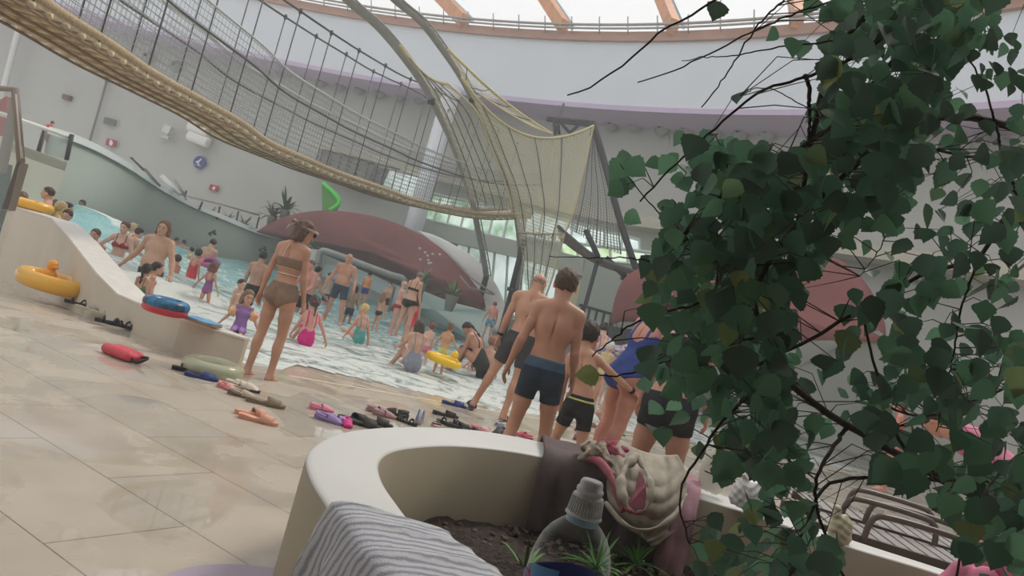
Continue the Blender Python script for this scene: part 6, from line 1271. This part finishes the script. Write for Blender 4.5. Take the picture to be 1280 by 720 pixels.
for P,r0,r1 in BR_:
    W=[dp(*p) for p in P]
    if P[0][0]>1300:
        k=np.argmin(np.linalg.norm(trunk-W[0],axis=1)); W=[trunk[k]]+W
    elif allpts:
        A=np.vstack(allpts); k=np.argmin(np.linalg.norm(A-W[0],axis=1)); W=[A[k]]+W
    Q=resample(W,36); Q[3:-1]+=RNG.normal(0,.0014,Q[3:-1].shape); rad=np.linspace(r0,r1,36)
    g=G(); g.tube(Q,rad,6); g.mk('branch',M_bark,tree); allpts.append(Q)
ALLP=np.vstack(allpts)
RG=[([(1050,-20),(1250,-20),(1240,60),(1160,110),(1150,200),(1130,290),(1060,300),(1030,330),(1000,340),(1000,420),(1010,520),(960,600),(900,560),(860,500),(830,440),(840,380),(800,330),(830,280),(850,230),(930,190),(1000,190),(1040,120),(1060,40)],600,1.0),
([(1130,180),(1290,180),(1290,470),(1180,480),(1060,520),(1020,480),(1030,400),(1120,370),(1150,320)],165,1.0),([(1060,470),(1290,420),(1290,735),(1210,735),(1190,660),(1130,620),(1080,540)],210,1.05),
([(900,540),(1060,520),(1000,600),(1050,640),(1045,735),(850,735),(890,650),(930,640),(940,600)],130,1.0),([(755,195),(850,170),(890,260),(830,330),(770,250)],22,1.1),([(1160,50),(1290,30),(1290,180),(1160,180)],44,.8),([(885,-15),(1060,-15),(1055,70),(960,60),(900,60)],12,.95),([(800,340),(860,330),(870,520),(810,560),(800,450)],34,1.0),([(870,170),(1000,190),(880,400),(830,300)],60,1.1),([(1050,-20),(1240,-20),(1180,110),(1120,280),(960,300),(860,260),(870,200),(1000,190)],250,1.12),([(850,300),(1030,300),(1000,420),(960,600),(880,500)],160,1.1),([(860,560),(920,560),(935,600),(905,610)],5,1.1),([(1080,540),(1130,560),(1150,610),(1110,600)],6,1.2),([(1060,300),(1150,330),(1130,400),(1060,420)],14,1.0)]
def rand_in(P):
    P=np.array(P,float); lo=P.min(0);hi=P.max(0)
    while True:
        x,y=RNG.uniform(lo,hi)
        if inpoly(np.array([x]),np.array([y]),P)[0]: return x,y
LV=[];LF=[];nv=0; tw=G()
def add_leaf(c,L,att=None):
    global nv
    v,f=LG[RNG.randint(6)]; d=np.array([RNG.normal(0,.55),RNG.normal(0,.45),-1+RNG.normal(0,.45)]); d/=np.linalg.norm(d); a=np.array([RNG.normal(0,.5),-1.0+RNG.normal(0,.5),RNG.normal(.2,.5)]); n_=a-d*a.dot(d); n_/=np.linalg.norm(n_); s_=np.cross(d,n_)
    base=c-d*L*.5; Vw=(v*L)@np.stack([s_,d,n_])+base; LV.append(Vw); LF.extend([tuple(i+nv for i in q) for q in f]); nv+=len(v)
    # petiole + twig to the nearest branch point
    dist=np.linalg.norm(ALLP-base,axis=1); k=np.argmin(dist)
    if dist[k]<.26 and RNG.rand()<.6:
        b=ALLP[k]; mid=(b+base)/2+np.array([0,0,.12*dist[k]])+RNG.normal(0,.02,3)*min(1,dist[k]*5); tw.tube([b,mid,base+d*L*.1],[.0016,.0013,.0008],4,cap=False)
for P,n,sc_ in RG:
    for i in range(n):
        x,y=rand_in(P); Y=RNG.uniform(1.45,2.4); L=sc_*RNG.uniform(.042,.066); add_leaf(dp(x,y,Y),L)
for (x,y,Y,L) in ((733,468,1.55,.055),(925,122,1.7,.052),(905,585,1.5,.075),(1125,310,1.8,.06),(895,15,1.75,.06),(990,60,1.75,.055),(1060,20,1.8,.06),(772,213,1.7,.06),(820,450,1.6,.06),(1100,590,1.7,.09),(1140,590,1.7,.09),(925,455,1.45,.075),(815,395,1.5,.065)): add_leaf(dp(x,y,Y),L)
def leafmat():
    m=bpy.data.materials.new('birch_leaves'); m.use_nodes=True; N=m.node_tree.nodes;L=m.node_tree.links; b=N['Principled BSDF']; b.inputs['Roughness'].default_value=.55; b.inputs['Specular IOR Level'].default_value=.3
    ge=N.new('ShaderNodeNewGeometry'); r=N.new('ShaderNodeValToRGB'); e=r.color_ramp.elements; e[0].color=lin((84,112,98)); e[1].color=lin((114,160,128)); x=e.new(.5); x.color=lin((94,132,108)); x=e.new(.94); x.color=lin((104,146,114)); x=e.new(.985); x.color=lin((140,148,96)); x=e.new(.25); x.color=lin((84,104,88)); L.new(ge.outputs['Random Per Island'],r.inputs['Fac']); L.new(r.outputs['Color'],b.inputs['Base Color'])
    tr_=N.new('ShaderNodeBsdfTranslucent'); L.new(r.outputs['Color'],tr_.inputs['Color']); mx_=N.new('ShaderNodeMixShader'); mx_.inputs[0].default_value=.42; L.new(b.outputs[0],mx_.inputs[1]); L.new(tr_.outputs[0],mx_.inputs[2]); L.new(mx_.outputs[0],N['Material Output'].inputs['Surface']); return m
mk('foliage',np.vstack(LV),LF,leafmat(),tree,kind='stuff'); tw.mk('twigs',M_twig,tree,kind='stuff')

# ================================================================ ADDED HAZE
g=G(); g.box((-8,16,5.6),(60,38,12.2)); hz=g.mk('contrast_haze',mat('contrast_haze',(255,255,255)),smooth=False,label='thin haze added through the pool hall, mostly standing in for lens flare',cat='haze',kind='stuff')  # volume added to lower contrast: mostly lens flare, partly humid air
m=MC['contrast_haze']; N=m.node_tree.nodes; L=m.node_tree.links
for n in list(N):
    if n.type!='OUTPUT_MATERIAL': N.remove(n)
vs=N.new('ShaderNodeVolumeScatter'); vs.inputs['Density'].default_value=.010; vs.inputs['Anisotropy'].default_value=.2; L.new(vs.outputs[0],[n for n in N if n.type=='OUTPUT_MATERIAL'][0].inputs['Volume'])
# ================================================================ LIGHT
w=bpy.data.worlds.new('World'); bpy.context.scene.world=w; w.use_nodes=True; N=w.node_tree.nodes; L=w.node_tree.links
bgn=N['Background']; t=N.new('ShaderNodeTexCoord'); nz_=N.new('ShaderNodeTexNoise'); nz_.inputs['Scale'].default_value=2.2; nz_.inputs['Detail'].default_value=3; L.new(t.outputs['Generated'],nz_.inputs['Vector'])
r=N.new('ShaderNodeValToRGB'); r.color_ramp.elements[0].color=(.78,.90,1,1); r.color_ramp.elements[1].color=(1,1,1,1); r.color_ramp.elements[0].position=.36; r.color_ramp.elements[1].position=.46
L.new(nz_.outputs['Fac'],r.inputs['Fac']); L.new(r.outputs['Color'],bgn.inputs['Color']); bgn.inputs['Strength'].default_value=1.0
sd=bpy.data.lights.new('sun','SUN'); so=bpy.data.objects.new('sun',sd); C.objects.link(so); sd.energy=1.6; sd.angle=radians(14); sd.color=(1,.95,.86)
v=Vector((.45,.62,.95)).normalized(); so.rotation_euler=v.to_track_quat('Z','Y').to_euler()
sc=bpy.context.scene; sc.view_settings.view_transform='Standard'; sc.view_settings.look='None'; sc.view_settings.exposure=.05; sc.view_settings.gamma=1; sc.view_settings.use_curve_mapping=False
sc.cycles.max_bounces=6; sc.cycles.diffuse_bounces=3; sc.cycles.glossy_bounces=3; sc.cycles.transparent_max_bounces=24; sc.cycles.transmission_bounces=6; sc.cycles.use_denoising=True
try: sc.cycles.denoiser='OPENIMAGEDENOISE'
except Exception: pass
sc.cycles.caustics_reflective=False; sc.cycles.caustics_refractive=False
